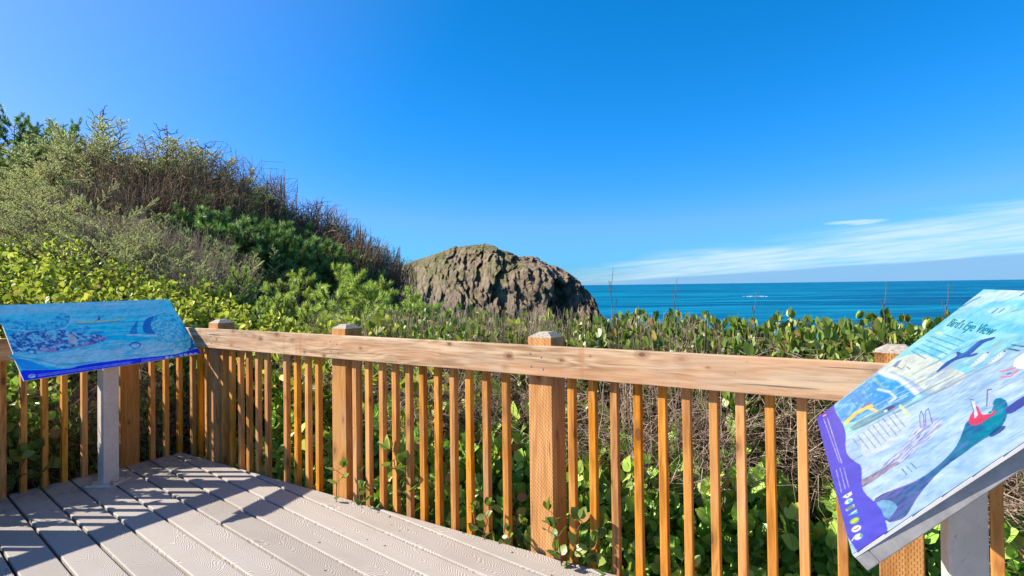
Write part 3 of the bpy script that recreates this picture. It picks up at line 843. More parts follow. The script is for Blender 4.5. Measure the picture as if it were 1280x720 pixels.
# ---- left sign
eL = Vector((math.sin(R_(16.5)), math.cos(R_(16.5)), 0))
hL = 0.85
v = pxray(30, 476); A = CAMP + v * ((hL - CH) / v.z)
PL = Panel(A, eL, R_(48))
def paint_left(a, U, V_):
    global KP, KG
    KP = 1.70; KG = 0.85
    X, Y = a.X, a.Y
    n1 = a.nz(40, 3, -0.06, 1); n2 = a.nz(9, 2.2, -0.1, 2); n3 = a.nz(3, 2, 0.2, 3); n4 = a.nz(2.2, 1.6, 0, 4, 2)
    top = np.clip((Y - (384 - X * 0.04)) / 26, 0, 1)
    c0, c1 = np.array(rgb(92, 178, 226)), np.array(rgb(0, 150, 232))
    a.C = c0 * (1 - top[:, None]) + c1 * top[:, None]
    a.over(np.clip((n1 - 0.52) * 6, 0, 1) * 0.55, rgb(130, 205, 245))
    a.over(np.clip((0.45 - n2) * 7, 0, 1) * 0.4, rgb(0, 120, 205))
    a.over(np.clip((a.nz(30, 2.4, -0.05, 21) - 0.5) * 7, 0, 1) * 0.5, rgb(90, 205, 250))
    # pale sky strip, title line and lead-in print along the top
    a.poly([(-20, 384), (110, 378), (112, 387), (-20, 396)], rgb(120, 190, 232), 0.5)
    for i in range(17):
        x = 36 + i * 4.6
        a.line([(x, 387.2 - i * .14), (x + 1.2, 384.6 - i * .14), (x + 2.6, 387.0 - i * .14)], 0.5, rgb(150, 212, 240), 0.65)
    a.words((118, 381), (156, 379.4), 1.0, rgb(190, 228, 248), 0.8, seed=1, wl=4)
    for k in range(4):
        a.words((122 + k * 2, 384.0 + k * 2.3), (206 + k * 1.0, 378.6 + k * 2.6), 0.45, rgb(70, 130, 190), 0.75, seed=4 + k)
    a.poly([(196, 379), (214, 378), (219, 386), (204, 386.5)], rgb(40, 160, 190), 0.6)
    # swell with round wave head, upper left
    wave = smooth_poly([(-20, 397), (20, 401), (50, 403), (66, 401), (70, 394), (80, 390.5), (88, 394), (88, 402), (82, 409), (66, 413.5), (40, 414), (8, 411), (-20, 405)], 2)
    nn = np.clip((n3 - 0.4) * 4, 0, 1)
    a.poly(wave, rgb(60, 160, 200), 0.95, 0, rgb(20, 105, 165), nn)
    a.line([(8, 411.5), (40, 414.4), (66, 414), (82, 409.5), (88.5, 402), (88, 394), (80, 390)], 0.7, rgb(150, 205, 235), 0.7)
    a.poly(smooth_poly([(100, 411), (108, 407), (113, 410), (112, 415), (100, 418), (70, 416), (80, 412)], 1), rgb(50, 140, 185), 0.9, 0, rgb(20, 95, 150), nn)
    a.poly([(112, 414.5), (130, 413.5), (131, 417), (114, 418.5)], rgb(20, 110, 170), 0.8, 1)
    # kayak and paddler
    a.poly([(93, 402.4), (125, 400.8), (158, 398.2), (150, 401.4), (125, 403.6), (98, 404.6)], rgb(214, 226, 120), 1)
    a.line([(96, 404.6), (125, 403.6), (150, 401.2)], 0.5, rgb(60, 100, 170))
    a.ell(123.5, 398.6, 1.6, 2.2, 0, rgb(60, 70, 130)); a.ell(124, 395.6, 0.9, 1.0, 0, rgb(40, 40, 80))
    a.line([(118, 402.5), (130, 394.5)], 0.35, rgb(40, 50, 110))
    # rocky tidepool with purple urchins
    pool = smooth_poly([(8, 416), (40, 414.5), (78, 411.5), (98, 417), (128, 418.5), (136, 424), (120, 430), (104, 433), (84, 437), (60, 441), (36, 443), (12, 440)], 1)
    a.poly(pool, rgb(24, 62, 132), 1, 0, rgb(90, 160, 205), np.clip((a.nz(4.6, 2.6, 0.1, 8, 3) - 0.42) * 5, 0, 1))
    ins = pt_in_poly(X, Y, pool)
    a.over(ins * 0.7 * np.clip((n4 - 0.62) * 7, 0, 1), rgb(170, 215, 236))
    red = np.clip((a.nz(12, 3.2, -0.2, 12) - 0.44) * 8, 0, 1) * np.clip((X - 40) / 20, 0, 1) * np.clip((Y - 428 + (X - 70) * 0.14) / 4, 0, 1)
    a.over(ins * red * 0.8, rgb(150, 62, 130))
    a.poly([(84, 417), (92, 419), (99, 427), (92, 431), (86, 426)], rgb(200, 150, 150), 0.7, 1)
    # long pale whale-backed swell across the foreground, snout poking past the edge at left
    body = smooth_poly([(8, 443.5), (40, 444), (80, 440), (110, 434), (150, 428), (185, 426), (215, 418), (232, 424), (232, 440), (215, 446), (180, 449), (150, 452), (120, 456), (90, 462), (60, 458), (35, 450)], 2)
    a.poly(body, rgb(110, 185, 205), 1, 0, rgb(60, 145, 180), np.clip((a.nz(20, 3, -0.15, 15) - 0.42) * 5, 0, 1))
    insb = pt_in_poly(X, Y, body)
    a.over(insb * np.clip((a.nz(5, 1.3, -0.12, 16, 2) - 0.58) * 9, 0, 1) * 0.7, rgb(160, 215, 225))
    a.line([(12, 444.5), (50, 450), (70, 455.5), (95, 455), (120, 452)], 0.7, rgb(30, 95, 150), 0.7)
    a.line([(40, 449), (60, 445), (90, 447)], 0.5, rgb(40, 110, 160), 0.6)
    a.poly([(16, 447), (40, 452), (62, 462), (28, 462)], rgb(10, 110, 205), 0.95)
    for k in range(4):
        a.words((78 + k * 3, 443.5 + k * 2.1), (158, 436 + k * 2.3), 0.4, rgb(200, 230, 238), 0.6, seed=20 + k)
        a.words((168, 434.5 + k * 2.1), (222, 427.5 + k * 2.2), 0.4, rgb(175, 205, 240), 0.75, seed=30 + k)
    a.line([(162, 432), (165, 428.6), (171, 428), (175.5, 430.5), (174, 434)], 0.9, rgb(10, 60, 150), 0.9)
    a.line([(163, 433), (168, 436), (174, 434)], 0.7, rgb(10, 60, 150), 0.8)
    a.ell(168, 432.2, 2.2, 1.5, 0, rgb(180, 220, 240))
    # big curling breaker at right
    curl = smooth_poly([(180, 418), (179, 404), (188, 394), (204, 390), (220, 394), (231, 405), (237, 418), (237, 432), (228, 441), (222, 430), (210, 424), (195, 421)], 2)
    a.poly(curl, rgb(60, 165, 205), 1, 0, rgb(20, 115, 165), np.clip((n3 - 0.42) * 5, 0, 1))
    inner = smooth_poly([(187, 420), (183, 410), (190, 401), (205, 399), (220, 404), (229, 416), (230, 430), (220, 437), (204, 430), (192, 424)], 2)
    a.poly(inner, rgb(40, 140, 170), 1, 0, rgb(110, 185, 200), np.clip((n4 - 0.48) * 8, 0, 1))
    a.poly(smooth_poly([(179, 417), (178, 405), (184, 397), (194, 395), (188, 403), (189, 411), (196, 418)], 1), rgb(15, 75, 150), 0.95)
    a.poly(smooth_poly([(160, 418), (168, 404), (174, 400), (170, 410), (173, 418)], 1), rgb(20, 85, 160), 0.9)
    a.line([(158, 419), (172, 418.6), (180, 420), (196, 419)], 0.8, rgb(200, 232, 245), 0.8)
    a.line([(186, 396), (205, 389.5), (222, 395), (233, 408)], 0.6, rgb(140, 210, 235), 0.8)
    a.line([(230, 404), (237, 418), (238, 432), (230, 441)], 0.5, rgb(120, 195, 230), 0.9)
    stones = pt_in_poly(X, Y, [(228, 408), (232, 408), (250, 441), (232, 441), (238, 432), (238, 418)])
    a.over(stones, rgb(22, 62, 140)); a.over(stones * np.clip((n4 - 0.52) * 10, 0, 1), rgb(90, 170, 225))
    # deep-blue credit band
    band = [(18, 463), (60, 462.5), (88, 461), (100, 456.5), (140, 451.2), (180, 447), (215, 444), (230, 440), (246, 436), (262, 440), (262, 452), (20, 490)]
    a.poly(smooth_poly(band, 1), rgb(12, 14, 196), 1)
    a.ell(39.8, 470.2, 4.6, 2.5, -0.1, rgb(190, 205, 245)); a.line([(37.5, 471.5), (40.5, 468.5), (43.5, 469.5)], 0.5, rgb(30, 40, 180))
    for k in range(2):
        a.words((47.5, 468.6 + k * 1.8), (166 - 2 * k, 452.0 + k * 1.9), 0.42, rgb(120, 135, 235), 0.85, seed=40 + k)
    for k in range(3):
        a.words((177, 450.0 + k * 1.3), (204, 446.8 + k * 1.3), 0.36, rgb(110, 125, 235), 0.85, seed=50 + k)
    lx = [(208.5, 447.0), (214.5, 446.4), (220.2, 445.7), (226, 445.0), (232, 444.0), (238.5, 443.2), (244.4, 442.5)]
    lc = [(195, 205, 240), (90, 175, 235), (40, 80, 110), (30, 160, 240), (130, 205, 150), (205, 210, 245), (170, 195, 240)]
    for i, ((x, y), c) in enumerate(zip(lx, lc)):
        if i in (2, 4): a.poly([(x - 2.2, y - 1.5), (x + 2.2, y - 2), (x + 2.6, y + 1.5), (x - 1.8, y + 2)], rgb(*c))
        elif i == 3: a.poly([(x - 2.8, y - 1.4), (x + 2.8, y - 2), (x + 0.6, y + 2)], rgb(*c))
        else: a.ell(x, y, 2.5, 1.6, -0.1, rgb(*c))
        a.line([(x - 0.9, y), (x + 0.9, y - 0.1)], 0.35, rgb(60, 90, 150), 0.7)
    a.C = np.clip(a.C * np.array([1.45, 1.25, 0.92]) + np.array([0.015, 0.03, 0.03]), 0, 0.93)

def make_sign(label, P, outline_px, rect, painter, post_c, post_w, post_ax, z_top, nu, nv, th=0.03, bandpost=True):
    root = root_empty('interpretive_sign', (post_c.x, post_c.y, 0), 0.0)
    tag(root, label, 'sign')
    mw = parent_inv[root.name] @ P.M
    out = [P.uv(*q) for q in outline_px] if outline_px else rect
    face = plate(out, -0.006, 0.0, [M_FRAME], 'panel', root, mw)
    I4 = Matrix.Identity(4)
    art_sheet(P, [(u, v_) for u, v_ in out], nu, nv, painter, face, I4, 0.0012)
    u0, u1, v0, v1 = rect[0][0], rect[1][0], rect[0][1], rect[2][1]
    # tray behind the face: perimeter rails
    bm = bmesh.new(); t = 0.028; z0, z1 = -0.0065, -0.0065 - th
    zc = (z0 + z1) / 2
    for (uc, vc, su, sv) in (((u0 + u1) / 2, v0 + t / 2, u1 - u0, t), ((u0 + u1) / 2, v1 - t / 2, u1 - u0, t), (u0 + t / 2, (v0 + v1) / 2, t, v1 - v0 - 2 * t), (u1 - t / 2, (v0 + v1) / 2, t, v1 - v0 - 2 * t)):
        box(bm, (uc, vc, zc), su, sv, th, bev=0.002)
    o = link('tray_frame', bm_mesh('tray_frame', bm), [M_EDGE], face)
    # post, tube with rounded edges, and base plate with bolts
    ay = Vector((-post_ax.y, post_ax.x, 0))
    bm = bmesh.new(); box(bm, (0, 0, z_top / 2 + 0.006), post_w, post_w, z_top - 0.012, bev=0.007)
    po = link('post', bm_mesh('post', bm), [M_GALV], root); po.matrix_local = parent_inv[root.name] @ set_obj_axes(None, Vector((post_c.x, post_c.y, 0)), post_ax, ay)
    bm = bmesh.new(); box(bm, (0, 0, 0.006), post_w * 2.0, post_w * 2.0, 0.012, bev=0.002)
    bp = link('base_plate', bm_mesh('base_plate', bm), [M_GALV], root); bp.matrix_local = po.matrix_local.copy()
    bw = post_w * 0.78; bsrc = None
    for sx in (-1, 1):
        for sy in (-1, 1):
            if bsrc is None:
                bm = bmesh.new(); bmesh.ops.create_cone(bm, segments=6, radius1=0.010, radius2=0.010, depth=0.012, cap_ends=True)
                bmesh.ops.create_cone(bm, segments=10, radius1=0.005, radius2=0.005, depth=0.03, cap_ends=True, matrix=Matrix.Translation((0, 0, 0.01)))
                bsrc = link('bolt', bm_mesh('bolt', bm), [M_BOLT], bp); bsrc.location = (sx * bw, sy * bw, 0.0185)
            else:
                c = bsrc.copy(); COL.objects.link(c); c.parent = bp; c.location = (sx * bw, sy * bw, 0.0185)
    # sloping bracket between post and tray
    bm = bmesh.new(); uc = (P.world(0, 0) * 0 + Vector((post_c.x, post_c.y, z_top)) - P.A).dot(P.e)
    vc = (v0 + v1) / 2
    box(bm, (uc, vc, -0.0065 - th * 0.5 + 0.004), 0.16, v1 - v0 - 0.10, th * 0.6)
    br = link('bracket', bm_mesh('bracket', bm), [M_EDGE], root); br.matrix_local = mw
    return root, face

pcL = Vector((-2.915, 4.125, 0))
outL = [(30, 476), (251, 442), (211, 374), (-6, 382), (-17, 388), (-9, 397), (3, 406), (16.8, 443), (10.5, 444.6), (18.2, 449)]
rectL = [PL.uv(30, 476), PL.uv(251, 442), PL.uv(211, 374)]
uR = PL.uv(251, 442)[0]; vT = PL.uv(211, 374)[1]
rL = [(0.16, 0.02), (uR - 0.02, 0.02), (uR - 0.02, vT - 0.02), (0.16, vT - 0.02)]
def zpanel(P, c, v_off=0.055):
    # underside height of the panel above point c
    k = (P.A - c).dot(P.nor) / P.nor.z
    return c.z + k - v_off
make_sign('bright blue ocean painting sign with a kayak and curling wave at the deck corner', PL, outL, rL, paint_left, pcL, 0.10, D3, zpanel(PL, pcL), 620, 290, th=0.022)

# ---- right sign
hR = 0.87
v = pxray(1021, 523); A = CAMP + v * ((hR - CH) / v.z)
v = pxray(1066, 694); B = CAMP + v * ((hR - CH) / v.z)
PR = Panel(A, B - A, R_(43.5))
LR_ = (B - A).length; vTR = PR.uv(1230, 362)[1]
outR = [(0.0, 0.0), (LR_, 0.0), (LR_ + 0.02, vTR), (PR.uv(1230, 362)[0], vTR)]
def paint_right(a, U, V_):
    global KP, KG
    KP = 0.385; KG = 1.0
    X, Y = a.X, a.Y
    st = -0.52                                             # brush strokes run up to the right in the drawing
    n1 = a.nz(60, 7, st, 1, 4); n2 = a.nz(26, 3.2, st, 2, 4); n3 = a.nz(8, 5, st, 3); n4 = a.nz(5, 3.5, 0, 4)
    a.C = np.tile(np.array(rgb(176, 208, 236)), (len(X), 1))
    a.over(np.clip((n1 - 0.45) * 5, 0, 1) * 0.8, rgb(205, 226, 244))
    a.over(np.clip((0.44 - n2) * 6, 0, 1) * 0.75, rgb(140, 178, 214))
    # aqua sky at the top, cream sand below it
    # border sky/cliff: from (1100,500) up to (1280,425)
    bd_ = Y - (505 - (X - 1150) * 0.0 - np.clip(X - 1090, 0, 400) * 0.46)
    skyc = np.clip(-(Y - (556 - (X - 1090) * 0.66)) / 10, 0, 1)
    skyc = np.clip((512 - (X - 1130) * 0.50 - Y) / 5, 0, 1)
    a.over(skyc, rgb(150, 222, 232))
    a.over(skyc * np.clip((n3 - 0.45) * 5, 0, 1) * 0.7, rgb(110, 205, 232))
    a.over(skyc * np.clip((a.nz(26, 16, st, 7) - 0.50) * 6, 0, 1) * 0.7, rgb(178, 236, 214))
    upper = np.clip(1 - (Y - 362) / 40, 0, 1) * skyc
    a.over(upper * np.clip((a.nz(30, 9, -0.2, 9) - 0.46) * 6, 0, 1) * 0.9, rgb(226, 242, 248))
    a.over(skyc * pt_in_poly(X, Y, smooth_poly([(1160, 400), (1205, 385), (1222, 383), (1236, 390), (1245, 400), (1280, 405), (1290, 420), (1240, 415), (1200, 395), (1175, 408)], 2)) * 0.35, rgb(96, 196, 230))
    sand = smooth_poly([(1090, 460), (1118, 450), (1150, 440), (1175, 452), (1195, 462), (1215, 470), (1180, 492), (1150, 492), (1130, 478), (1105, 475)], 2)
    a.poly(sand, rgb(236, 238, 206), 0.9, 0, rgb(226, 218, 190), np.clip((n3 - 0.4) * 4, 0, 1))
    a.poly(smooth_poly([(1070, 470), (1110, 462), (1145, 478), (1160, 492), (1120, 505)], 1), rgb(150, 180, 214), 0.7)
    # surf pool bay at left
    bay = smooth_poly([(1045, 505), (1085, 476), (1105, 464), (1125, 474), (1143, 484), (1150, 494), (1128, 505), (1100, 512), (1078, 524), (1060, 530), (1040, 520)], 2)
    a.poly(bay, rgb(60, 158, 230), 1, 0, rgb(120, 198, 240), np.clip((a.nz(9, 5, st, 14) - 0.46) * 6, 0, 1))
    a.line([(1102, 466), (1124, 474), (1140, 486), (1147, 493)], 3.2, rgb(244, 250, 252), 0.95, 3)
    a.line([(1098, 487), (1112, 490), (1120, 497), (1112, 504)], 1.6, rgb(230, 245, 250), 0.9, 2)
    for k in range(6):
        a.words((1064 + k * 5.4, 498 - k * 4.2), (1072.5 + k * 5.2, 509 - k * 4.6), 0.55, rgb(60, 110, 180), 0.8, seed=60 + k, wl=2)
    a.line([(1093, 474), (1104, 484)], 1.6, rgb(170, 205, 120), 0.6, 1.2)
    # cliff shading strokes under the sky edge
    for k in range(34):
        t = k / 33.0; x0 = 1062 + 12 * math.sin(k * 7.3) + t * 120; y0 = 540 - t * 78 + 18 * math.sin(k * 3.1)
        ln = 40 + 26 * math.sin(k * 5.1) ** 2
        a.line([(x0, y0), (x0 + ln, y0 - ln * 0.50)], 0.55, rgb(*[(126, 150, 178), (150, 166, 180), (220, 230, 236), (98, 130, 168)][k % 4]), 0.6, 0.7)
    a.poly([(1060, 534), (1110, 508), (1150, 496), (1120, 512), (1070, 540)], rgb(86, 112, 150), 0.55, 1)
    a.poly(smooth_poly([(1075, 545), (1110, 520), (1138, 512), (1140, 540), (1100, 566), (1078, 575)], 1), rgb(214, 226, 238), 0.8)
    a.over(pt_in_poly(X, Y, [(1160, 470), (1232, 428), (1280, 420), (1290, 470), (1220, 500), (1150, 505)]) * np.clip((n2 - 0.40) * 4, 0, 1) * 0.6, rgb(150, 176, 196))
    # yellow gull's beak
    a.line([(1058, 528), (1070, 517), (1084, 509.5), (1090, 508)], 2.2, rgb(250, 214, 96), 1, 0.8)
    a.line([(1084, 509.5), (1096, 514)], 1.8, rgb(250, 220, 120), 1, 0.8)
    a.line([(1078, 510), (1088, 503)], 1.2, rgb(150, 110, 120), 0.8)
    # puffins
    a.ell(1112, 511, 8.5, 2.6, -0.45, rgb(70, 80, 120)); a.ell(1107.5, 514, 2.6, 1.5, -0.4, rgb(236, 236, 240)); a.ell(1117, 511.4, 2.2, 0.9, -0.6, rgb(232, 90, 90)); a.ell(1121, 505.5, 3.4, 1.0, -0.7, rgb(90, 110, 170))
    # block of caption print with yellow lead word
    a.line([(1126, 508), (1136, 519)], 2.2, rgb(222, 240, 160), 0.9, 1.2)
    for k in range(9):
        x0 = 1116.5 - k * 6.2; y0 = 515 + k * 4.3
        ln = (1, 1.1, 1.15, .95, 1.05, 1.1, 1.05, .9, .45)[k]
        a.words((x0, y0), (x0 + 15 * ln, y0 + 18.5 * ln), 0.75, rgb(112, 130, 160), 0.85, seed=80 + k, wl=2.6)
    # head chicks (grey-white plumed pair with open bills)
    chick = smooth_poly([(1066, 608), (1090, 596), (1115, 572), (1132, 556), (1146, 530), (1158, 524), (1176, 522), (1180, 528), (1172, 542), (1154, 556), (1136, 574), (1112, 588), (1080, 610), (1062, 616)], 2)
    nn = np.clip((a.nz(9, 1.1, -0.75, 31, 4) - 0.40) * 3.2, 0, 1)
    a.poly(chick, rgb(214, 220, 242), 1, 0, rgb(132, 140, 196), nn)
    for k in range(40):
        x0 = 1092 + (k * 37 % 80); y0 = 598 - (x0 - 1092) * 0.92 + ((k * 53) % 15 - 7)
        a.over(pt_in_poly(X, Y, chick) * np.clip((0.5 - seg_dist(X, Y, [(x0, y0), (x0 + 5, y0 - 4.5)])) / 0.4 + 0.5, 0, 1) * 0.6, rgb(*[(84, 90, 150), (240, 242, 250), (150, 120, 160)][k % 3]))
    a.poly(smooth_poly([(1064, 606), (1090, 594), (1118, 578), (1128, 578), (1108, 590), (1080, 610), (1060, 618)], 1), rgb(160, 122, 128), 0.75, 0, rgb(96, 96, 140), nn)
    for q in ([(1151, 535), (1150, 520), (1152, 514), (1155, 520), (1156, 534)], [(1158, 532), (1157, 515), (1161, 511), (1163, 518), (1166, 530)]):
        a.poly(q, rgb(190, 204, 226), 1); a.line(q, 0.5, rgb(70, 90, 150), 0.9)
    a.ell(1155, 533, 3.6, 2.4, -0.5, rgb(176, 130, 206), 0.6)
    for k in range(3):
        a.words((1128 + k * 5.6, 586.5 - k * 3.4), (1134.5 + k * 5.6, 594.5 - k * 4.4), 0.75, rgb(56, 92, 128), 0.95, seed=100 + k, wl=3)
    # big teal diver, tail fanning at lower left
    bird = smooth_poly([(1088, 628), (1106, 616), (1130, 610), (1160, 594), (1185, 572), (1198, 556), (1204, 540), (1208, 528), (1216, 524), (1232, 522), (1242, 512), (1242, 500), (1252, 497), (1260, 502), (1261, 516), (1256, 530), (1244, 542), (1226, 552), (1205, 568), (1180, 585), (1160, 606), (1146, 624), (1133, 648), (1120, 652), (1110, 655)], 2)
    g1 = np.clip((X - 1110) / 120, 0, 1)
    a.poly(bird, rgb(84, 98, 158), 1, 0, rgb(0, 128, 150), g1)
    insb = pt_in_poly(X, Y, bird)
    a.over(insb * np.clip((a.nz(16, 3, -0.6, 33) - 0.48) * 6, 0, 1) * 0.7, rgb(40, 70, 140))
    a.over(insb * np.clip((a.nz(20, 3, -0.6, 35) - 0.55) * 7, 0, 1) * 0.6, rgb(124, 92, 186))
    a.over(insb * np.clip((X - 1215) / 20, 0, 1) * np.clip((n3 - 0.45) * 4, 0, 1) * 0.7, rgb(0, 160, 165))
    a.poly(smooth_poly([(1092, 630), (1108, 624), (1124, 632), (1118, 642), (1110, 652)], 1), rgb(150, 214, 234), 0.85, 0, rgb(90, 150, 200), n4)
    a.line([(1112, 650), (1126, 634), (1140, 622)], 0.9, rgb(108, 80, 176), 0.8); a.line([(1092, 629), (1118, 613), (1150, 601)], 0.8, rgb(128, 92, 186), 0.8)
    a.poly(smooth_poly([(1256, 512), (1270, 502), (1290, 490), (1296, 496), (1275, 512), (1260, 520)], 1), rgb(70, 70, 150), 1)
    a.poly(smooth_poly([(1240, 540), (1252, 532), (1260, 534), (1248, 544), (1236, 548)], 1), rgb(20, 60, 110), 0.9)
    a.poly(smooth_poly([(1211, 530), (1212, 522), (1219, 512), (1222, 506), (1226, 516), (1232, 520), (1244, 512), (1245, 518), (1238, 522), (1228, 530), (1218, 533)], 1), rgb(226, 58, 78), 1)
    a.poly([(1218, 514), (1213, 501), (1214, 498), (1218, 500), (1223, 519), (1219, 524)], rgb(232, 236, 244), 1); a.line([(1218, 516), (1213.6, 499), (1218, 501)], 0.6, rgb(90, 110, 150), 0.9)
    a.poly([(1233, 511), (1234, 494), (1233, 487.5), (1239, 486.5), (1239.6, 493), (1238, 502), (1243, 508)], rgb(196, 206, 222), 1); a.line([(1234, 508), (1235, 488), (1240, 487)], 0.7, rgb(70, 80, 120), 0.95)
    a.ell(1238.5, 516, 3.4, 1.9, -0.4, rgb(60, 190, 190)); a.ell(1238.5, 516, 1.3, 0.9, -0.4, rgb(20, 40, 60))
    # perched white gulls, red starfish
    for (cx_, cy_) in ((1226, 450), (1247, 448)):
        a.ell(cx_, cy_, 13, 2.6, -0.62, rgb(232, 236, 238), 0.9, 0.6); a.ell(cx_ + 4, cy_ - 5, 7, 1.6, -0.65, rgb(240, 240, 240), 0.9, 0.6)
        for k in range(6): a.ell(cx_ - 8 + k * 3.6, cy_ + 4 - k * 2.6, 1.0, 0.6, 0, rgb(130, 130, 150), 0.8)
        a.ell(cx_ + 9, cy_ - 8.5, 1.4, 1.0, 0, rgb(110, 70, 90))
    a.poly(smooth_poly([(1265, 462), (1270, 448), (1284, 440), (1300, 436), (1300, 462)], 2), rgb(240, 248, 252), 1)
    a.line([(1250, 465), (1262, 463), (1270, 460)], 1.0, rgb(232, 120, 128), 0.9); a.line([(1252, 472), (1264, 471), (1273, 463)], 1.0, rgb(236, 110, 118), 0.9)
    a.ell(1262, 467.5, 4, 1.2, -0.2, rgb(60, 140, 160), 0.8)
    for k in range(2):
        a.words((1266 - k * 5.5, 431.5 + k * 4.8), (1284 - k * 9, 434.5 + k * 4.5), 1.1, rgb(48, 72, 110), 0.95, seed=110 + k, wl=4)
    # flying dark-blue bird
    a.poly(smooth_poly([(1168, 468), (1180, 455), (1190, 449), (1197, 445), (1196, 441), (1199, 439.5), (1202, 442), (1206, 441), (1214, 435), (1224, 426), (1236, 423), (1245.5, 421), (1243, 424.5), (1232, 428), (1224, 434), (1217, 441), (1212, 444), (1222, 441), (1224, 442.5), (1216, 446.5), (1208, 447), (1200, 449), (1192, 452), (1182, 460)], 1), rgb(64, 78, 156), 1)
    a.line([(1200, 446), (1212, 438), (1224, 429)], 1.1, rgb(40, 130, 190), 0.7); a.ell(1197, 441.4, 1.4, 1.1, 0, rgb(30, 80, 150))
    a.line([(1193, 441.5), (1195.5, 441.8)], 0.5, rgb(220, 110, 110))
    a.line([(1196, 386), (1206, 382), (1216, 376), (1226, 371.5)], 0.7, rgb(96, 120, 170), 0.9)
    a.line([(1182, 398), (1192, 390), (1200, 387)], 0.6, rgb(130, 150, 190), 0.7)
    a.line([(1240, 392), (1248, 386)], 0.6, rgb(70, 90, 130), 0.9); a.line([(1249, 391), (1256, 386)], 0.6, rgb(70, 90, 130), 0.9)
    a.line([(1276, 370), (1284, 364)], 0.7, rgb(70, 90, 130), 0.9); a.line([(1266, 390), (1274, 387)], 0.5, rgb(150, 110, 120), 0.9)
    # caption rows under the title
    a.ell(1174, 416.5, 4.2, 2.0, -0.1, rgb(226, 240, 150), 0.9, 0.6)
    rows = [((1180, 417.8), (1205, 427.0)), ((1165, 421), (1199.5, 433.5)), ((1158.5, 425.5), (1192, 438.5)), ((1152.5, 430.5), (1184, 443)), ((1146.5, 435.5), (1176, 449)), ((1140.5, 439.5), (1157, 448.5))]
    for k, (q0, q1) in enumerate(rows):
        a.words(q0, q1, 0.85, rgb(70, 130, 160), 0.85, seed=120 + k, wl=3)
    a.poly([(1116, 458), (1122, 452), (1128, 450), (1124, 455), (1120, 460)], rgb(80, 100, 160), 0.8); a.words((1122, 459), (1127, 461.5), 0.7, rgb(80, 90, 110), 0.9, seed=131); a.words((1134, 459), (1138.5, 462), 0.7, rgb(80, 90, 110), 0.9, seed=132)
    a.line([(1128, 462), (1133, 456)], 0.5, rgb(160, 120, 110), 0.8)
    # violet credit band along the lower edge
    band = [(1012, 528), (1044, 503), (1043, 512), (1047, 519), (1052, 527), (1056, 535), (1058, 545), (1057, 560), (1060, 570), (1070, 578), (1077, 582), (1078, 592), (1077, 606), (1082, 618), (1094, 628), (1103, 638), (1108, 652), (1110, 662), (1112, 680), (1066, 704)]
    a.poly(smooth_poly(band, 1), rgb(86, 80, 214), 1)
    a.ell(1031, 519.5, 3.2, 1.6, -0.4, rgb(224, 90, 170), 0.9); a.line([(1029.5, 520.4), (1032.5, 518.8)], 0.5, rgb(244, 220, 244))
    for (q0, q1) in (((1030, 524), (1049.5, 577.5)), ((1034.5, 523), (1052.5, 579)), ((1046, 588.5), (1052.5, 616)), ((1050.5, 586), (1057, 611)), ((1055, 585), (1061.5, 609.5))):
        a.words(q0, q1, 0.62, rgb(206, 206, 250), 0.85, seed=int(q0[0]), wl=3.2)
    lg = [(1059.5, 619.5), (1061.5, 627), (1063.3, 634.5), (1067, 641.5), (1068.8, 651.5), (1071, 661.5), (1073.5, 671.5)]
    for i, (x, y) in enumerate(lg):
        if i == 0: a.poly([(x - 6, y + 3), (x - 3, y), (x + 5.5, y - 5), (x + 6.5, y - 1), (x, y + 4)], rgb(238, 238, 220)); a.ell(x, y, 1.5, 1, 0, rgb(70, 150, 150))
        elif i == 1: a.ell(x, y, 5.6, 2.7, -0.55, rgb(236, 244, 246)); a.ell(x + 1, y, 2.2, 2.6, 0, rgb(60, 206, 220))
        elif i == 2: a.poly([(x - 6, y + 2.6), (x + 5, y - 4.2), (x + 5.8, y - .6), (x - 5, y + 5.6)], rgb(196, 216, 150)); a.ell(x, y + 0.6, 5, 2, -0.5, rgb(110, 150, 120))
        elif i == 3: a.poly([(x - 6.5, y + 4), (x + 4.5, y - 5), (x + 5.6, y), ], rgb(60, 214, 226)); a.line([(x - 2, y + 1), (x + 4, y - 3)], 0.7, rgb(220, 248, 250))
        elif i == 4: a.ell(x, y, 6.2, 3.3, -0.5, rgb(150, 226, 70)); a.line([(x - 3, y + 2), (x + 3, y - 2)], 1.1, rgb(250, 236, 70))
        elif i == 5: a.ell(x, y, 6.2, 3.7, -0.45, rgb(246, 244, 250)); a.line([(x - 3, y + 1.4), (x, y + .5), (x + 3, y - 1.5)], 0.6, rgb(80, 70, 90))
        else: a.ell(x, y, 5.6, 3.6, -0.45, rgb(236, 244, 244)); a.ell(x + 3.5, y - 1.5, 1.6, 2.6, 0, rgb(70, 180, 130)); a.line([(x - 8, y + 5), (x - 5, y + 0.5)], 0.7, rgb(230, 236, 246))
# post centre: under the middle of the sloping tray
dR = 1.40
_x, _y = at(1197, dR); pcR = Vector((_x, _y, 0))
rR = [(0.004, 0.004), (LR_ - 0.004, 0.004), (LR_ - 0.004, vTR - 0.004), (0.004, vTR - 0.004)]
rootR, faceR = make_sign('pale seabird sign titled Birds Eye View with violet band on the right', PR, None, outR, paint_right, pcR, 0.080, PR.e * -1, zpanel(PR, pcR), 700, 440, th=0.028)
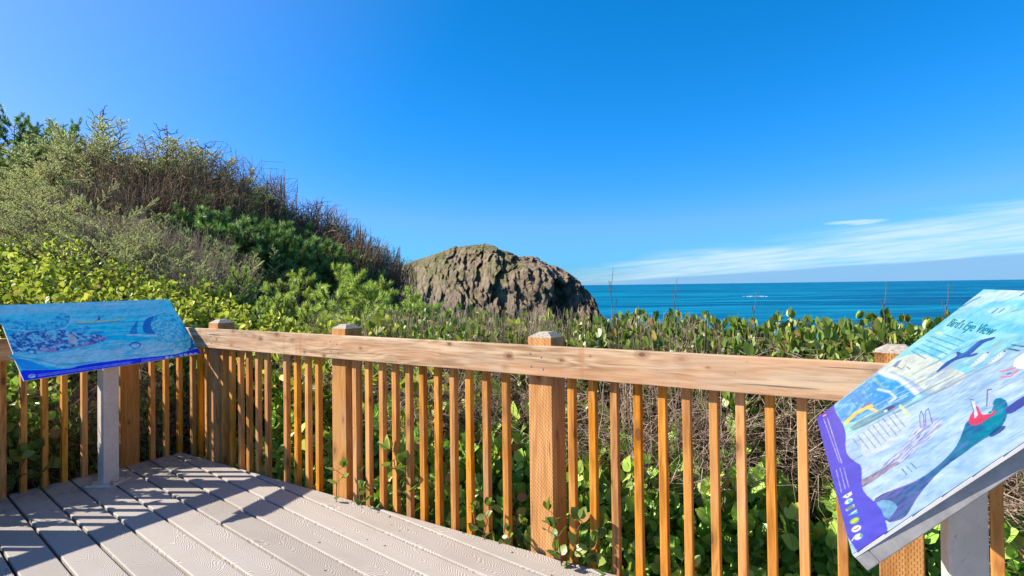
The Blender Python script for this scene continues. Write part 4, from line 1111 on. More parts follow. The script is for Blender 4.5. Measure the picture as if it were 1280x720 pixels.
# the title is raised lettering cut from the font outline
cu = bpy.data.curves.new('title', 'FONT'); cu.body = "Bird's Eye View"; cu.size = 1.0; cu.resolution_u = 3
to = bpy.data.objects.new('title_tmp', cu); COL.objects.link(to)
bpy.context.view_layer.update()
dg = bpy.context.evaluated_depsgraph_get()
tm = bpy.data.meshes.new_from_object(to.evaluated_get(dg))
bpy.data.objects.remove(to)
co = np.zeros(len(tm.vertices) * 3); tm.vertices.foreach_get('co', co); co = co.reshape(-1, 3)
xw = co[:, 0].max() - co[:, 0].min(); x0 = co[:, 0].min(); cap = 0.7
b0_ = np.array(PR.uv(1183.6, 408.0)); b1_ = np.array(PR.uv(1238.5, 420.2)); t0_ = np.array(PR.uv(1193.6, 398.6))
ux = (b1_ - b0_) / xw; uy = (t0_ - b0_) / cap
uvp = b0_ + (co[:, :1] - x0) * ux + co[:, 1:2] * uy
co2 = np.concatenate([uvp, np.full((len(uvp), 1), 0.0026)], 1)
tm.vertices.foreach_set('co', co2.ravel().astype(np.float32)); tm.update()
tm.materials.clear(); tm.name = 'title'
link('title', tm, [simple('teal_lettering', rgb(0, 132, 156, 0.62), 0.4, 0, 5, 0.05, 0.0)], faceR)

# ------------------------------------------------------------------ plants: generators
rng = np.random.default_rng(11)
def unit(v): return v / (np.linalg.norm(v, axis=-1, keepdims=True) + 1e-9)
LEAF_V = np.array([(0, 0, 0), (-.30, .22, .05), (-.36, .50, .06), (-.20, .82, .03), (0, 1.0, -.05), (.20, .82, .03), (.36, .50, .06), (.30, .22, .05), (0, .22, -.01), (0, .50, 0), (0, .80, -.01)], float)
LEAF_Q = np.array([(8, 9, 2, 1), (9, 10, 3, 2), (9, 8, 7, 6), (10, 9, 6, 5)]); LEAF_T = np.array([(0, 8, 1), (0, 7, 8), (10, 4, 3), (10, 5, 4)])
def leaves_mesh(name, P, Dv, Nv, Ls, mat, wid=1.0):
    P, Dv, Nv = np.asarray(P), unit(np.asarray(Dv)), np.asarray(Nv)
    X = unit(np.cross(Dv, Nv)); Z = np.cross(X, Dv)
    tv = LEAF_V[None] * np.asarray(Ls)[:, None, None]
    w = np.asarray(wid) * np.ones(len(P))
    V = P[:, None] + tv[..., 0:1] * w[:, None, None] * X[:, None] + tv[..., 1:2] * Dv[:, None] + tv[..., 2:3] * Z[:, None]
    n = len(P); k = len(LEAF_V); off = (np.arange(n) * k)[:, None, None]
    me = np_mesh(name, V.reshape(-1, 3), [(LEAF_Q[None] + off).reshape(-1, 4), (LEAF_T[None] + off).reshape(-1, 3)])
    me.polygons.foreach_set('use_smooth', np.ones(len(me.polygons), bool))
    me.materials.append(mat); return me
def tubes_mesh(name, paths, mat, sides=4):
    """paths: list of (pts(k,3), radii(k))"""
    Vs, Fs, base = [], [], 0
    an = np.arange(sides) * 2 * math.pi / sides
    for pts, rad in paths:
        pts = np.asarray(pts, float); kk_ = len(pts)
        tg = unit(np.gradient(pts, axis=0)); ref = np.array([0.31, 0.17, 0.93]) if abs(tg[0, 2]) < 0.9 else np.array([1.0, 0.2, 0])
        a = unit(np.cross(tg, ref)); b = np.cross(tg, a)
        r = np.asarray(rad)[:, None, None]
        V = pts[:, None] + r * (np.cos(an)[None, :, None] * a[:, None] + np.sin(an)[None, :, None] * b[:, None])
        Vs.append(V.reshape(-1, 3))
        i = np.arange(kk_ - 1)[:, None] * sides; j = np.arange(sides)[None]; j2 = (j + 1) % sides
        Fs.append((np.stack([i + j, i + j2, i + sides + j2, i + sides + j], -1) + base).reshape(-1, 4)); base += kk_ * sides
    me = np_mesh(name, np.concatenate(Vs), [np.concatenate(Fs)]); me.materials.append(mat); return me
def curve_path(p0, p1, sag, k=6, wob=0.02):
    t = np.linspace(0, 1, k)[:, None]; p0, p1 = np.asarray(p0, float), np.asarray(p1, float)
    c = p0 * (1 - t) + p1 * t + np.asarray(sag) * (4 * t * (1 - t))
    c[1:-1] += rng.normal(0, wob, (k - 2, 3)); return c

def salal(h, rad, stems, per, L0, L1, mat, smat=None, tmin=0.15, dome=0.25, lo=0.70, face=(0, 0, 0)):
    Ps, Ds, Ns, Ls, tubes = [], [], [], [], []
    for i in range(stems):
        a = rng.uniform(0, 6.283); r = rad * math.sqrt(rng.uniform(0.02, 1)); top = h * (1 - dome * (r / rad) ** 2) * rng.uniform(lo, 1.0)
        p1 = np.array([math.cos(a) * r, math.sin(a) * r, top]); p0 = np.array([p1[0] * 0.45 + rng.normal(0, .04), p1[1] * 0.45 + rng.normal(0, .04), 0])
        path = curve_path(p0, p1, (p1 - p0) * np.array([-.2, -.2, 0.08]), 9, 0.015)
        tubes.append((path, np.linspace(0.0045, 0.0018, 9)))
        tt = np.linspace(tmin, 1.0, per) + rng.uniform(-.02, .02, per)
        tt = np.clip(tt, 0, 1)
        idx = tt * 8; i0 = np.minimum(idx.astype(int), 7); f = (idx - i0)[:, None]
        P = path[i0] * (1 - f) + path[i0 + 1] * f
        ax = unit(path[i0 + 1] - path[i0])
        ang = np.arange(per) * 2.5 + rng.uniform(0, 6.28) + rng.normal(0, .4, per)
        side = np.stack([np.cos(ang), np.sin(ang), np.zeros(per)], -1)
        outw = unit(np.array([p1[0], p1[1], 0.0]) + 1e-6)
        Dv = side * 0.9 + ax * 0.55 + outw * 0.25 + np.array([0, 0, 0.12])
        Nv = np.array([0, 0, 0.75]) + outw * 0.45 + ax * 0.3 + np.asarray(face) + rng.normal(0, 0.38, (per, 3))
        Ps.append(P); Ds.append(Dv); Ns.append(Nv); Ls.append(rng.uniform(L0, L1, per) * np.where(tt > 0.93, 0.75, 1))
        # upright terminal pair
        Ps.append(np.repeat(p1[None], 3, 0)); Ds.append(rng.normal(0, .45, (3, 3)) + np.array([0, 0, 1.0])); Ns.append(rng.normal(0, 1, (3, 3)) + outw); Ls.append(rng.uniform(L0, L1, 3) * 0.85)
    lm = leaves_mesh('foliage', np.concatenate(Ps), np.concatenate(Ds), np.concatenate(Ns), np.concatenate(Ls), mat, rng.uniform(0.85, 1.25, sum(len(x) for x in Ps)))
    return [('foliage', lm), ('stem', tubes_mesh('stem', tubes, smat or M_TWIG_R, 3))]

def needles(P, ax, L, ring_len, n, w, spread):
    """n needles around each shoot: P bases (m,3), ax directions, ring_len shoot length"""
    m = len(P); ax = unit(ax)
    ref = np.where(np.abs(ax[:, 2:3]) < 0.9, np.array([[0, 0, 1.0]]), np.array([[1.0, 0, 0]]))
    a = unit(np.cross(ax, ref)); b = np.cross(ax, a)
    t = rng.uniform(0, 1, (m, n)); ph = rng.uniform(0, 6.283, (m, n)); sp = spread * rng.uniform(0.75, 1.25, (m, n)) * (1.15 - 0.55 * t)
    rad = np.cos(ph)[..., None] * a[:, None] + np.sin(ph)[..., None] * b[:, None]
    d = unit(ax[:, None] * np.cos(sp)[..., None] + rad * np.sin(sp)[..., None])
    p = P[:, None] + ax[:, None] * (t * np.asarray(ring_len).reshape(-1, 1))[..., None]
    l = (L * rng.uniform(0.75, 1.15, (m, n)))[..., None]
    tang = unit(np.cross(d, rad + 0.01)) * (w / 2)
    V = np.stack([p - tang, p + tang, p + d * l], 2).reshape(-1, 3)
    F = np.arange(len(V)).reshape(-1, 3)
    return V, F
def pine(h, rad, nb, shoots, mat, L=0.055, w=0.0042, lean=(0, 0), nn=46):
    tubes, Pb, Ax = [], [], []
    tr = curve_path((0, 0, 0), (lean[0] * h * .7, lean[1] * h * .7, h * 0.9), (0.05, 0.03, 0), 8, 0.02)
    trunk = [(tr, np.linspace(0.035, 0.010, 8))]
    for i in range(nb):
        t = (i + rng.uniform(0, 1)) / nb; t = 0.12 + 0.88 * t; k = min(6, int(t * 7)); p0 = tr[k] * (1 - (t * 7 - k)) + tr[min(7, k + 1)] * (t * 7 - k)
        a = i * 2.4 + rng.normal(0, .3); rr = rad * (1.02 - 0.62 * t) * rng.uniform(0.65, 1.1)
        p1 = p0 + np.array([math.cos(a) * rr, math.sin(a) * rr, h * rng.uniform(0.06, 0.26)]) + np.array([lean[0], lean[1], 0]) * 0.3 * h
        path = curve_path(p0, p1, (0, 0, -0.10 * rr), 7, 0.012); tubes.append((path, np.linspace(0.012, 0.005, 7)))
        for j in range(shoots):
            u = rng.uniform(0.35, 1.0); kk2 = min(5, int(u * 6)); q = path[kk2] * (1 - (u * 6 - kk2)) + path[kk2 + 1] * (u * 6 - kk2)
            dirv = unit(path[-1] - path[0]) * 0.7 + rng.normal(0, .5, 3) + np.array([0, 0, 0.75]); dirv /= np.linalg.norm(dirv)
            ln = rng.uniform(0.06, 0.17) * (1.0 if h < 2.5 else 1.4)
            e = q + dirv * ln; tubes.append((np.stack([q, (q + e) / 2 + rng.normal(0, .006, 3), e]), np.array([0.005, 0.004, 0.003])))
            Pb.append(q + dirv * ln * 0.25); Ax.append(dirv)
    Pb, Ax = np.array(Pb), np.array(Ax)
    V, F = needles(Pb, Ax, L, np.full(len(Pb), 0.085 * (1.0 if h < 2.5 else 1.4)), nn, w, 1.05)
    fm = np_mesh('foliage', V, [F]); fm.materials.append(mat)
    return [('foliage', fm), ('trunk', tubes_mesh('trunk', trunk, M_BARK, 6)), ('branches', tubes_mesh('branches', tubes, M_BARK, 3))]
def spruce(h, rad, nb, lean, mat, bare=0.35, L=0.022, w=0.0038, nn=60):
    """wind-swept: flat sprays all combed the same way, lower inner twigs bare"""
    tubes, Pb, Ax, Ln = [], [], [], []
    lean = np.asarray(lean, float)
    tr = curve_path((0, 0, 0), np.array([lean[0], lean[1], 1.0]) * h * 0.8, (0, 0, 0.0), 7, 0.03)
    trunk = [(tr, np.linspace(0.04, 0.012, 7))]
    for i in range(nb):
        t = rng.uniform(0.1, 1.0); k = min(5, int(t * 6)); p0 = tr[k]
        a = rng.uniform(0, 6.283); rr = rad * rng.uniform(0.6, 1.15)
        d = np.array([math.cos(a), math.sin(a), rng.uniform(-0.05, 0.5)]) * 0.75 + np.array([lean[0], lean[1], lean[2] if len(lean) > 2 else 0.35]) * 1.1
        d /= np.linalg.norm(d); p1 = p0 + d * rr
        path = curve_path(p0, p1, (0, 0, 0.07 * rr), 8, 0.012); tubes.append((path, np.linspace(0.010, 0.003, 8)))
        sd = np.cross(d, [0, 0, 1.0]); sd /= np.linalg.norm(sd) + 1e-6
        for j in range(14):
            u = 0.22 + 0.78 * (j + rng.uniform(0, 1)) / 14; kk2 = min(6, int(u * 7)); q = path[kk2] * (1 - (u * 7 - kk2)) + path[kk2 + 1] * (u * 7 - kk2)
            s = 1 if j % 2 else -1
            tw = d * 0.75 + sd * s * 0.75 + rng.normal(0, .16, 3) + np.array([0, 0, 0.12]); tw /= np.linalg.norm(tw)
            ln = rng.uniform(0.10, 0.24) * (1.15 - 0.6 * u)
            e = q + tw * ln; tubes.append((np.stack([q, (q + e) / 2, e]), np.array([0.004, 0.003, 0.002])))
            if u > bare or rng.uniform() < 0.35: Pb.append(q); Ax.append(tw); Ln.append(ln)
        Pb.append(path[5]); Ax.append(path[-1] - path[5]); Ln.append(np.linalg.norm(path[-1] - path[5]))
    Pb, Ax, Ln = np.array(Pb), np.array(Ax), np.array(Ln)
    V, F = needles(Pb, Ax, L, Ln, nn, w, 0.75)
    fm = np_mesh('foliage', V, [F]); fm.materials.append(mat)
    return [('foliage', fm), ('trunk', tubes_mesh('trunk', trunk, M_BARK, 6)), ('branches', tubes_mesh('branches', tubes, M_TWIG_D, 3))]
def twigbush(h, rad, n, mat, lean=(0, 0, 0), r0=0.004, forks=3, curl=0.12, up=1.0, name='twigs'):
    tubes = []
    lean = np.asarray(lean, float)
    for i in range(n):
        a = rng.uniform(0, 6.283); r = rad * math.sqrt(rng.uniform(0, 1))
        lim = np.array([rad, rad, h])
        p0 = np.array([math.cos(a) * r * 0.6, math.sin(a) * r * 0.6, rng.uniform(0, 0.3) * h])
        p1 = p0 + np.array([math.cos(a) * r * 0.55, math.sin(a) * r * 0.55, h * up * rng.uniform(0.35, 0.95)]) + lean * h + rng.normal(0, curl, 3)
        p1[2] = min(p1[2], h * 1.02)
        path = np.clip(curve_path(p0, p1, rng.normal(0, curl, 3), 7, curl * 0.16), -lim, lim); tubes.append((path, np.linspace(r0, r0 * 0.4, 7)))
        for j in range(forks):
            k = rng.integers(2, 6); q = path[k]
            e = q + (path[-1] - path[k]) * rng.uniform(0.5, 1.0) + rng.normal(0, curl * 1.3, 3)
            tubes.append((np.clip(curve_path(q, e, rng.normal(0, curl * .3, 3), 4, curl * 0.1), -lim * 1.02, lim * 1.02), np.linspace(r0 * 0.6, r0 * 0.3, 4)))
    return [(name, tubes_mesh(name, tubes, mat, 3))]
def sparse_conifer(h, mat):
    tubes = [(curve_path((0, 0, 0), (0.04, 0, h), (0, 0, 0), 8, 0.01), np.linspace(0.018, 0.003, 8))]; br = []
    for i in range(34):
        t = 0.25 + 0.75 * i / 34; z = h * t; a = i * 2.2; L_ = 0.36 * h * (1.08 - t) + 0.05
        d = np.array([math.cos(a), math.sin(a), 0.42]); p1 = np.array([0.04 * t, 0, z]) + d * L_
        pth = curve_path((0.04 * t, 0, z), p1, (0, 0, -0.04), 5, 0.008); br.append((pth, np.linspace(0.006, 0.003, 5)))
        for j in range(4):
            q = pth[1 + j % 4]; e = q + np.array([math.cos(a + (.9 if j % 2 else -.9)), math.sin(a + (.9 if j % 2 else -.9)), 0.45]) * L_ * 0.28
            br.append((np.stack([q, (q + e) / 2, e]), np.array([0.004, 0.0035, 0.002])))
    return [('trunk', tubes_mesh('trunk', tubes, mat, 5)), ('branches', tubes_mesh('branches', br, mat, 3))]

class Kind:
    """one or more built variants; each place() links a fresh Empty with copies of the parts"""
    def __init__(self, name, cat, variants, height):
        self.name, self.cat, self.h = name, cat, height
        self.var = variants; self.n = 0; self.src = [None] * len(variants)
    def place(self, x, y, z, sc, label, group=None, rz=None, vi=None, tilt=(0, 0)):
        vi = self.n % len(self.var) if vi is None else vi
        self.n += 1
        r = bpy.data.objects.new(self.name, None); COL.objects.link(r); r.empty_display_size = 0.2
        r.location = (x, y, z); r.rotation_euler = (tilt[0], tilt[1], random.uniform(0, 6.283) if rz is None else rz)
        r.scale = sc if hasattr(sc, '__len__') else (sc, sc, sc)
        tag(r, label, self.cat, group)
        if self.src[vi] is None:
            self.src[vi] = [link(nm, me_, [], r) for nm, me_ in self.var[vi]]
        else:
            for s_ in self.src[vi]:
                c = s_.copy(); COL.objects.link(c); c.parent = r
        return r
def put(kind, px, depth, ytop, label, group=None, wide=1.0, **kw):
    """stand a plant on the ground at column px; tall enough to reach image row ytop"""
    x, y = at(px, depth); z = ground(x, y) - 0.03
    h = max(0.25, ztop(ytop, px, depth) - z); s = h / kind.h
    return kind.place(x, y, z, (s * wide, s * wide, s), label, group, **kw)

K_SAL = Kind('salal_shrub', 'shrub', [salal(1.5, 0.44, 70, 26, 0.044, 0.074, M_SALAL, dome=0.06, lo=0.80) for _ in range(4)], 1.5)
K_SALD = Kind('salal_shrub', 'shrub', [salal(1.1, 0.46, 27, 18, 0.070, 0.112, M_SALAL_D, tmin=0.05, dome=0.1, face=(0, -0.55, 0.15)) for _ in range(3)], 1.1)
K_SALY = Kind('salal_shrub', 'shrub', [salal(0.8, 0.55, 92, 16, 0.034, 0.058, M_SALAL_Y, tmin=0.2) for _ in range(3)], 0.8)
K_SPRIG = Kind('salal_sprig', 'plant', [salal(0.45, 0.13, 3, 6, 0.05, 0.075, M_SALAL, M_TWIG_R, 0.3) for _ in range(3)], 0.45)
K_PINE = Kind('shore_pine', 'tree', [pine(1.5, 0.62, 28, 9, M_PINE, L=0.066, w=0.0080, nn=52) for _ in range(4)], 1.78)
K_PINED = Kind('dark_pine', 'tree', [pine(3.0, 1.3, 34, 16, M_PINE_D, L=0.10, w=0.014, nn=44) for _ in range(2)], 3.3)
K_PINEM = Kind('dwarf_pine', 'shrub', [pine(1.3, 0.85, 30, 12, M_PINE_D, L=0.075, w=0.010, nn=44) for _ in range(2)], 1.5)
LEAN = (-0.42, 0.05, 0.30)
K_SPR = Kind('windswept_spruce', 'tree', [spruce(1.5, 0.95, 50, LEAN, M_SPRUCE, L=0.032, w=0.0095, nn=54) for _ in range(3)], 1.7)
K_SPRF = Kind('windswept_spruce', 'tree', [spruce(1.5, 1.0, 60, (-0.30, 0.05, 0.45), M_SPRUCE, bare=0.42, L=0.042, w=0.012, nn=30) for _ in range(3)], 1.9)
K_TW = Kind('dry_stem_clump', 'dead plant', [twigbush(1.5, 0.42, 120, M_TWIG, (0, 0, 0), 0.0030, 3, 0.05) for _ in range(3)], 1.5)
K_TANG = Kind('twig_tangle', 'dead plant', [twigbush(0.85, 0.55, 170, M_TWIG, (0, 0, -0.15), 0.0036, 4, 0.17, 0.7) for _ in range(3)], 0.85)
K_DEAD = Kind('dead_brush', 'dead shrub', [twigbush(1.7, 1.0, 230, M_TWIG_D, (0.06, 0, -0.08), 0.0085, 4, 0.30, 0.75) for _ in range(3)], 1.7)
K_DEADV = Kind('bare_wind_shrub', 'dead shrub', [twigbush(1.1, 0.5, 90, M_TWIG_D, (0.12, 0, 0), 0.0070, 4, 0.09, 1.0) for _ in range(3)], 1.1)
K_SNAG = Kind('bare_conifer', 'dead tree', [sparse_conifer(1.2, M_TWIG_D) for _ in range(2)], 1.2)

bays = [(-3.4, -3.0, 'between the deck corner and the first post'), (-3.0, -1.5, 'between the corner post and the next post'), (-1.5, 0.06, 'in the middle bay of the front railing'), (0.06, 1.6, 'in the bay left of the seabird sign'), (1.6, 9, 'beside and beyond the seabird sign')]
def bay(t):
    for a, b, n_ in bays:
        if a <= t < b: return n_
    return bays[0][2] if t < -3.4 else bays[-1][2]
def put_q(kind, t, q, ztop_, base_label, group, zb=None, **kw):
    p = TS(t, -q); z = ground(p.x, p.y) - 0.03 if zb is None else zb
    h = ztop_ - z; s = h / kind.h
    w = kw.pop('wide', 1.0)
    return kind.place(p.x, p.y, z, (w, w, s), base_label, group, **kw)

# hedge right behind the front railing
LOW = 'salal shrubs at the foot of the front railing '
t = -3.3
while t < 3.9:
    # the ground cover climbs away from the fence, so the sun coming over the top board reaches it
    for q, zt in ((0.55, 0.08), (0.86, 0.34), (1.12, 0.52)):
        put_q(K_SALD, t + random.uniform(-.1, .1), q + random.uniform(-.06, .08), zt + random.uniform(-.10, .12), 'dark green salal behind the balusters ' + bay(t), LOW + bay(t), rz=ANG + random.uniform(-.5, .5))
    t += 0.44
t = -3.25
while t < 0.0:
    put_q(K_SALD, t + random.uniform(-.1, .1), 0.27 + random.uniform(-.02, .06), random.uniform(-0.05, 0.22), 'dark green salal behind the balusters ' + bay(t), LOW + bay(t), wide=0.6, rz=ANG + random.uniform(-.35, .35))
    t += 0.62
t = -3.2
while t < 3.9:
    put_q(K_TANG, t + random.uniform(-.1, .1), 1.20 + random.uniform(-.08, .1), random.uniform(0.86, 0.98), zb=0.25, base_label='dry brown twig tangle ' + bay(t), group='dry twig tangles ' + bay(t))
    t += 0.56
t = -3.0
while t < 4.2:
    # sparse leaves through dry stems on the left half, dense green on the right half
    if t < 0.55:
        put_q(K_TW, t, 1.42 + random.uniform(-.1, .15), 1.10 + random.uniform(-0.02, 0.07), 'dry grey stem clump ' + bay(t), 'dry stem clumps ' + bay(t))
        put_q(K_SAL, t + 0.25, 1.40 + random.uniform(-.1, .1), 1.05 + random.uniform(-.05, .06), 'leggy salal ' + bay(t + .25), 'leggy salal shrubs ' + bay(t + .25))
    else:
        put_q(K_SAL, t, 1.38 + random.uniform(-.1, .1), 1.14 + random.uniform(-.06, .06), 'bushy green salal ' + bay(t), 'bushy salal shrubs ' + bay(t))
        put_q(K_SAL, t + 0.22, 1.72 + random.uniform(-.1, .1), 1.16 + random.uniform(-.06, .06), 'bushy green salal ' + bay(t), 'bushy salal shrubs ' + bay(t))
    t += 0.44
t = -0.6
while t < 5.4:
    put_q(K_SAL, t, 2.5 + random.uniform(-.2, .2), 1.12 + random.uniform(-.05, .04), 'farthest salal of the hedge ' + bay(t), 'farthest salal ' + bay(t))
    put_q(K_SAL, t + .17, 1.5 + random.uniform(-.1, .1), 1.12 + random.uniform(-.05, .04), 'bushy green salal ' + bay(t), 'bushy salal shrubs ' + bay(t))
    t += 0.34
t = -2.6
while t < 5.2:
    put_q(K_SAL, t, 2.1 + random.uniform(-.2, .2), 1.16 + random.uniform(-.08, .04), 'back row hedge salal ' + bay(t), 'back row salal ' + bay(t))
    if t < 0.1: put_q(K_TW, t + .2, 1.75, 1.14 + random.uniform(-.04, .06), 'back row dry stems ' + bay(t), 'back row dry stems ' + bay(t))
    t += 0.5
# isolated bare stems standing above the hedge against the water
K_STALK = Kind('dry_stalk', 'dead plant', [[("stem", tubes_mesh("stem", [(curve_path((0, 0, 0), (lx, 0.02, 1.0), (0, 0, 0), 7, 0.004), np.linspace(0.0042, 0.002, 7))] + [(np.array([(lx * u, 0.02 * u, u), (lx * u + dx * .5, .01, u + .04), (lx * u + dx, .02, u + .075)]), np.array([.0025, .002, .0015])) for u, dx in ((.7, .03), (.8, -.035), (.87, .03), (.93, -.02), (.97, .02))], M_BARK, 4))] for lx in (-0.14, 0.02, -0.22)], 1.0)
for px, yt, d, vi, lb in ((787, 352, 4.2, 0, 'dark leaning stalk against the water just right of the rock'), (841, 364, 4.4, 1, 'thin upright dry stalk against the ocean'), (985, 383, 3.6, 2, 'dark leaning stalk above the green hedge in mid ocean view'), (1157, 374, 3.0, 2, 'dark leaning stalk beside the top corner of the seabird sign'), (1180, 377, 3.1, 1, 'pale dry stalk beside the top corner of the seabird sign'), ):
    x, y = at(px, d); z = ground(x, y); K_STALK.place(x, y, z, (1, 1, ztop(yt, px, d) - z), lb, None, rz=0, vi=vi)

# behind the side railing on the left: dark shaded salal and reddish twigs
for s in np.arange(0.95, 3.3, 0.26):
    p = TL(s + random.uniform(-.06, .06), 0.42 + random.uniform(-.05, .05)); z = ground(p.x, p.y) - 0.03; h = random.uniform(0.80, 1.02) - z
    K_SALD.place(p.x, p.y, z, (0.85, 0.85, h / 1.1), 'leafy salal crowding the side railing below the ocean painting sign', 'leafy salal against the side railing')
for s in np.arange(-0.4, 3.4, 0.45):
    for off, zt in ((0.50, 0.55), (1.05, 0.80), (1.7, 1.0)):
        p = TL(s + random.uniform(-.1, .1), off + random.uniform(-.06, .08)); z = ground(p.x, p.y) - 0.03; h = zt + random.uniform(-.08, .08) - z
        K_SALD.place(p.x, p.y, z, (h / 1.1 * 1.0,) * 2 + (h / 1.1,), 'dark salal shrub in shade behind the side railing balusters', 'shaded salal behind the side railing')
    p = TL(s + 0.2, 0.75); z = ground(p.x, p.y); K_TANG.place(p.x, p.y, z, (0.9, 0.9, (0.8 - z) / 0.85), 'tangle of brown twigs behind the side railing balusters', 'twig tangles behind the side railing')

# sunny salal on the slope behind the left sign
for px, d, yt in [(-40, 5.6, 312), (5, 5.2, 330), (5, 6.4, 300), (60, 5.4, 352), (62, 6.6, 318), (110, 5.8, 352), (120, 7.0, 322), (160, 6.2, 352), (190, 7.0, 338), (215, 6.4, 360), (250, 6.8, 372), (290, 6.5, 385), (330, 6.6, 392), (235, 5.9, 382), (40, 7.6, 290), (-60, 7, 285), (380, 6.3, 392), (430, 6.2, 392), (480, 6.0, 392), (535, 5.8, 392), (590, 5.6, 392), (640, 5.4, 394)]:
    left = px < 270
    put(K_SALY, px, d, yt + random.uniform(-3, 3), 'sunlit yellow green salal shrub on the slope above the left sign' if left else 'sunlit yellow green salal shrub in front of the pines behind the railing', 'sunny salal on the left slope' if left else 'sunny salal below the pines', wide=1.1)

for px, d, yt in [(150, 8.9, 262), (185, 8.7, 272), (215, 8.5, 280), (250, 8.8, 290), (120, 8.3, 268), (60, 8.8, 250), (175, 10.2, 238), (130, 10.0, 225), (80, 9.6, 232), (280, 8.4, 318), (235, 7.6, 325), (25, 8.2, 272)]:
    put(K_TW, px, d, yt, 'pale dry twigs sticking up between the spruces on the slope', 'dry twigs among the spruces', wide=1.1)

# shore pines across the middle
for i, (px, d, yt) in enumerate([(300, 8.2, 325), (345, 7.6, 345), (372, 8.4, 322), (415, 7.8, 330), (440, 8.6, 318), (470, 8.2, 336), (505, 8.0, 350), (525, 8.8, 356), (552, 8.3, 368), (580, 7.9, 380), (395, 7.0, 362), (460, 7.0, 364), (320, 7.0, 368), (265, 7.6, 340), (285, 7.0, 372), (525, 7.2, 375)]):
    put(K_PINE, px, d, yt, 'bright green bushy shore pine in the band between hedge and rock' if px > 430 else 'bright green bushy shore pine in the band below the dark slope', 'shore pines right of the second post' if px > 430 else 'shore pines left of the second post', wide=1.0)

# wind-swept spruces on the slope
for px, d, yt in [(10, 8.5, 262), (60, 8.0, 262), (30, 9.6, 225), (105, 8.6, 250), (150, 8.2, 268), (200, 8.4, 288), (240, 8.6, 300), (175, 9.2, 255), (290, 9.0, 312), (330, 9.2, 318), (-30, 8.6, 240), (215, 9.6, 272), (360, 9.6, 314), (125, 9.4, 236), (75, 9.0, 240), (265, 8.2, 318), (310, 8.2, 335), (170, 7.6, 300), (90, 7.6, 290), (220, 7.7, 322)]:
    put(K_SPR, px, d, yt - 4, 'pale grey green windswept spruce on the lower slope above the salal', 'windswept spruces on the lower slope', rz=random.uniform(-.5, .5))
for px, d, yt in [(60, 11.5, 182), (100, 11.8, 172), (20, 12, 165), (140, 12.2, 160), (165, 12.6, 158), (195, 12.6, 166), (225, 12.4, 176), (250, 12.8, 182), (115, 12.6, 152), (85, 12.8, 150), (278, 12.9, 196), (40, 11.6, 165), (80, 11.0, 186), (130, 11.6, 176), (180, 12.0, 172), (215, 12.0, 184), (245, 12.6, 192), (270, 12.6, 205), (300, 12.9, 218), (325, 13.2, 236), (160, 11.2, 190), (120, 10.6, 205), (70, 10.4, 208), (205, 11.6, 196), (300, 13.2, 206)]:
    put(K_SPRF, px, d, yt, 'dull green windswept spruce high on the slope under the skyline', 'windswept spruces on the upper slope', rz=random.uniform(-.5, .5), wide=1.15)
# dark pines
for px, d, yt in [(-20, 12.0, 140), (18, 12.2, 138), (48, 13.0, 146), (88, 13.2, 149), (-60, 12, 150), (5, 11, 190), (40, 11.4, 172)]:
    put(K_PINED, px, d, yt, 'tall dark green pine on the skyline at the far left', 'dark pines on the left skyline')
for px, d, yt in [(225, 10.2, 254), (262, 10.0, 258), (300, 10.2, 264), (340, 10.4, 274), (375, 10.6, 288), (405, 10.8, 300), (320, 9.8, 280), (285, 9.7, 272), (362, 10.0, 300), (330, 12.4, 250), (360, 12.2, 272), (392, 12.0, 292), (420, 11.8, 306), (300, 11.6, 244), (255, 11.2, 236), (445, 11.6, 318)]:
    put(K_PINEM, px, d, yt, 'dense dark green dwarf pine under the dead brush on the slope', 'dark dwarf pines mid slope')
# dead brush along the ridge
for px, d, yt in [(175, 11.9, 186), (235, 12.2, 196), (262, 13.4, 200), (290, 13.2, 214), (315, 13.8, 232), (338, 13.2, 250), (358, 13.8, 268), (185, 10.8, 212), (225, 11.2, 220), (262, 11.4, 234), (300, 11.8, 250), (140, 10.9, 206), (330, 12.2, 268), (250, 10.9, 244), (205, 10.4, 236), (285, 12.4, 222), (376, 13.6, 282)]:
    put(K_DEAD, px, d, yt, 'brown dead brush bent along the top of the slope', 'dead brush on the ridge', rz=random.uniform(-.6, .6), wide=0.85)
for px, d, yt in [(385, 13.4, 264), (400, 12.8, 276), (415, 13.4, 284), (430, 12.8, 296), (445, 13.4, 303), (458, 12.8, 310), (470, 13.4, 320), (482, 12.8, 328), (410, 12, 292), (440, 12, 310), (372, 13.6, 256), (425, 11.6, 308), (460, 12.2, 326)]:
    put(K_DEADV, px, d, yt, 'thin bare shrub on the falling end of the ridge left of the rock', 'bare shrubs at the ridge end', rz=random.uniform(-.4, .4))
put(K_SNAG, 398, 12.6, 249, 'small spiky bare conifer standing alone on the ridge left of the rock')
put(K_SNAG, 128, 12.4, 136, 'spiky bare conifer tip standing highest on the skyline at the left')
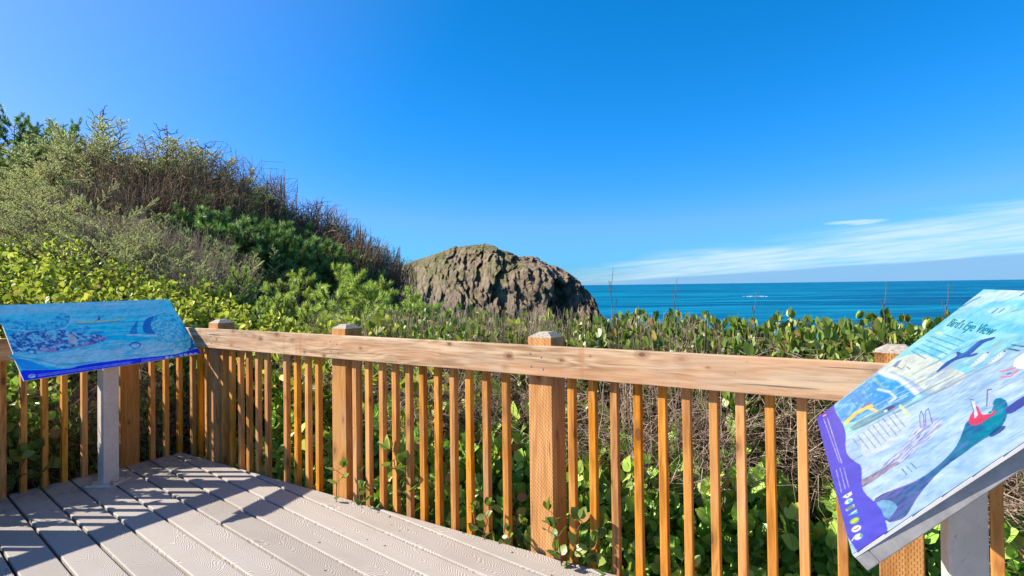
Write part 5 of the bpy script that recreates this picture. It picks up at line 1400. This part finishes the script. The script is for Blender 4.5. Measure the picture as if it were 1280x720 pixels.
put(K_SNAG, 205, 12.8, 158, 'spiky bare conifer tip on the skyline in the middle of the dead brush')
put(K_SNAG, 262, 13.2, 178, 'spiky bare conifer tip on the skyline where the slope starts to fall', vi=1)

# sprigs creeping through the balusters at deck level
for t, s, sc in ((-1.30, 0.03, 1.0), (-0.98, -0.09, 1.5), (-0.87, -0.10, 1.3), (-0.25, 0.0, 1.0), (0.22, 0.03, 1.1), (0.33, -0.08, 1.0), (-0.10, 0.02, 0.7)):
    p = TS(t, s); K_SPRIG.place(p.x, p.y, -0.12, sc, 'green salal sprig growing through the balusters near the middle post' if t > -0.5 else 'green salal sprig growing through the balusters right of the second post', 'salal sprigs by the middle post' if t > -0.5 else 'salal sprigs by the second post')

for s_, off, sc in ((0.98, 0.10, 1.5), (1.20, 0.12, 1.7), (1.44, 0.10, 1.9), (1.66, 0.12, 1.6), (0.70, 0.11, 1.2), (1.85, 0.10, 1.8), (1.33, 0.16, 2.1)):
    p = TL(s_, off); K_SPRIG.place(p.x, p.y, -0.15, sc, 'shaded salal sprig leaning against the side railing by the sign post', 'salal sprigs at the side railing')

bm = bmesh.new()
for i in range(150):
    t = random.uniform(-3.3, 1.2); q = random.uniform(0.05, 2.6)
    if i % 3 == 0: t = random.uniform(-3.46, -3.1)
    if i % 5 == 0: q = random.uniform(0.02, 0.2)
    p = TS(t, q, 0.0016); a = random.uniform(0, 6.28); l = random.uniform(0.004, 0.013); w = l * random.uniform(0.25, 0.6)
    e = Vector((math.cos(a), math.sin(a), 0)); f_ = Vector((-e.y, e.x, 0))
    up_ = Vector((0, 0, random.uniform(0.001, 0.005)))
    vs = [bm.verts.new(p - e * l), bm.verts.new(p + f_ * w + up_), bm.verts.new(p + e * l), bm.verts.new(p - f_ * w + up_)]
    bm.faces.new(vs)
lit = from_bm('leaf_litter', bm, simple('brown_leaf_crumbs', (0.09, 0.055, 0.03), 0.9, 0, 80, 0.6, 0.1))
tag(lit, 'scattered dark crumbs of dead leaves lying on the deck boards', 'leaf litter', kind='stuff')
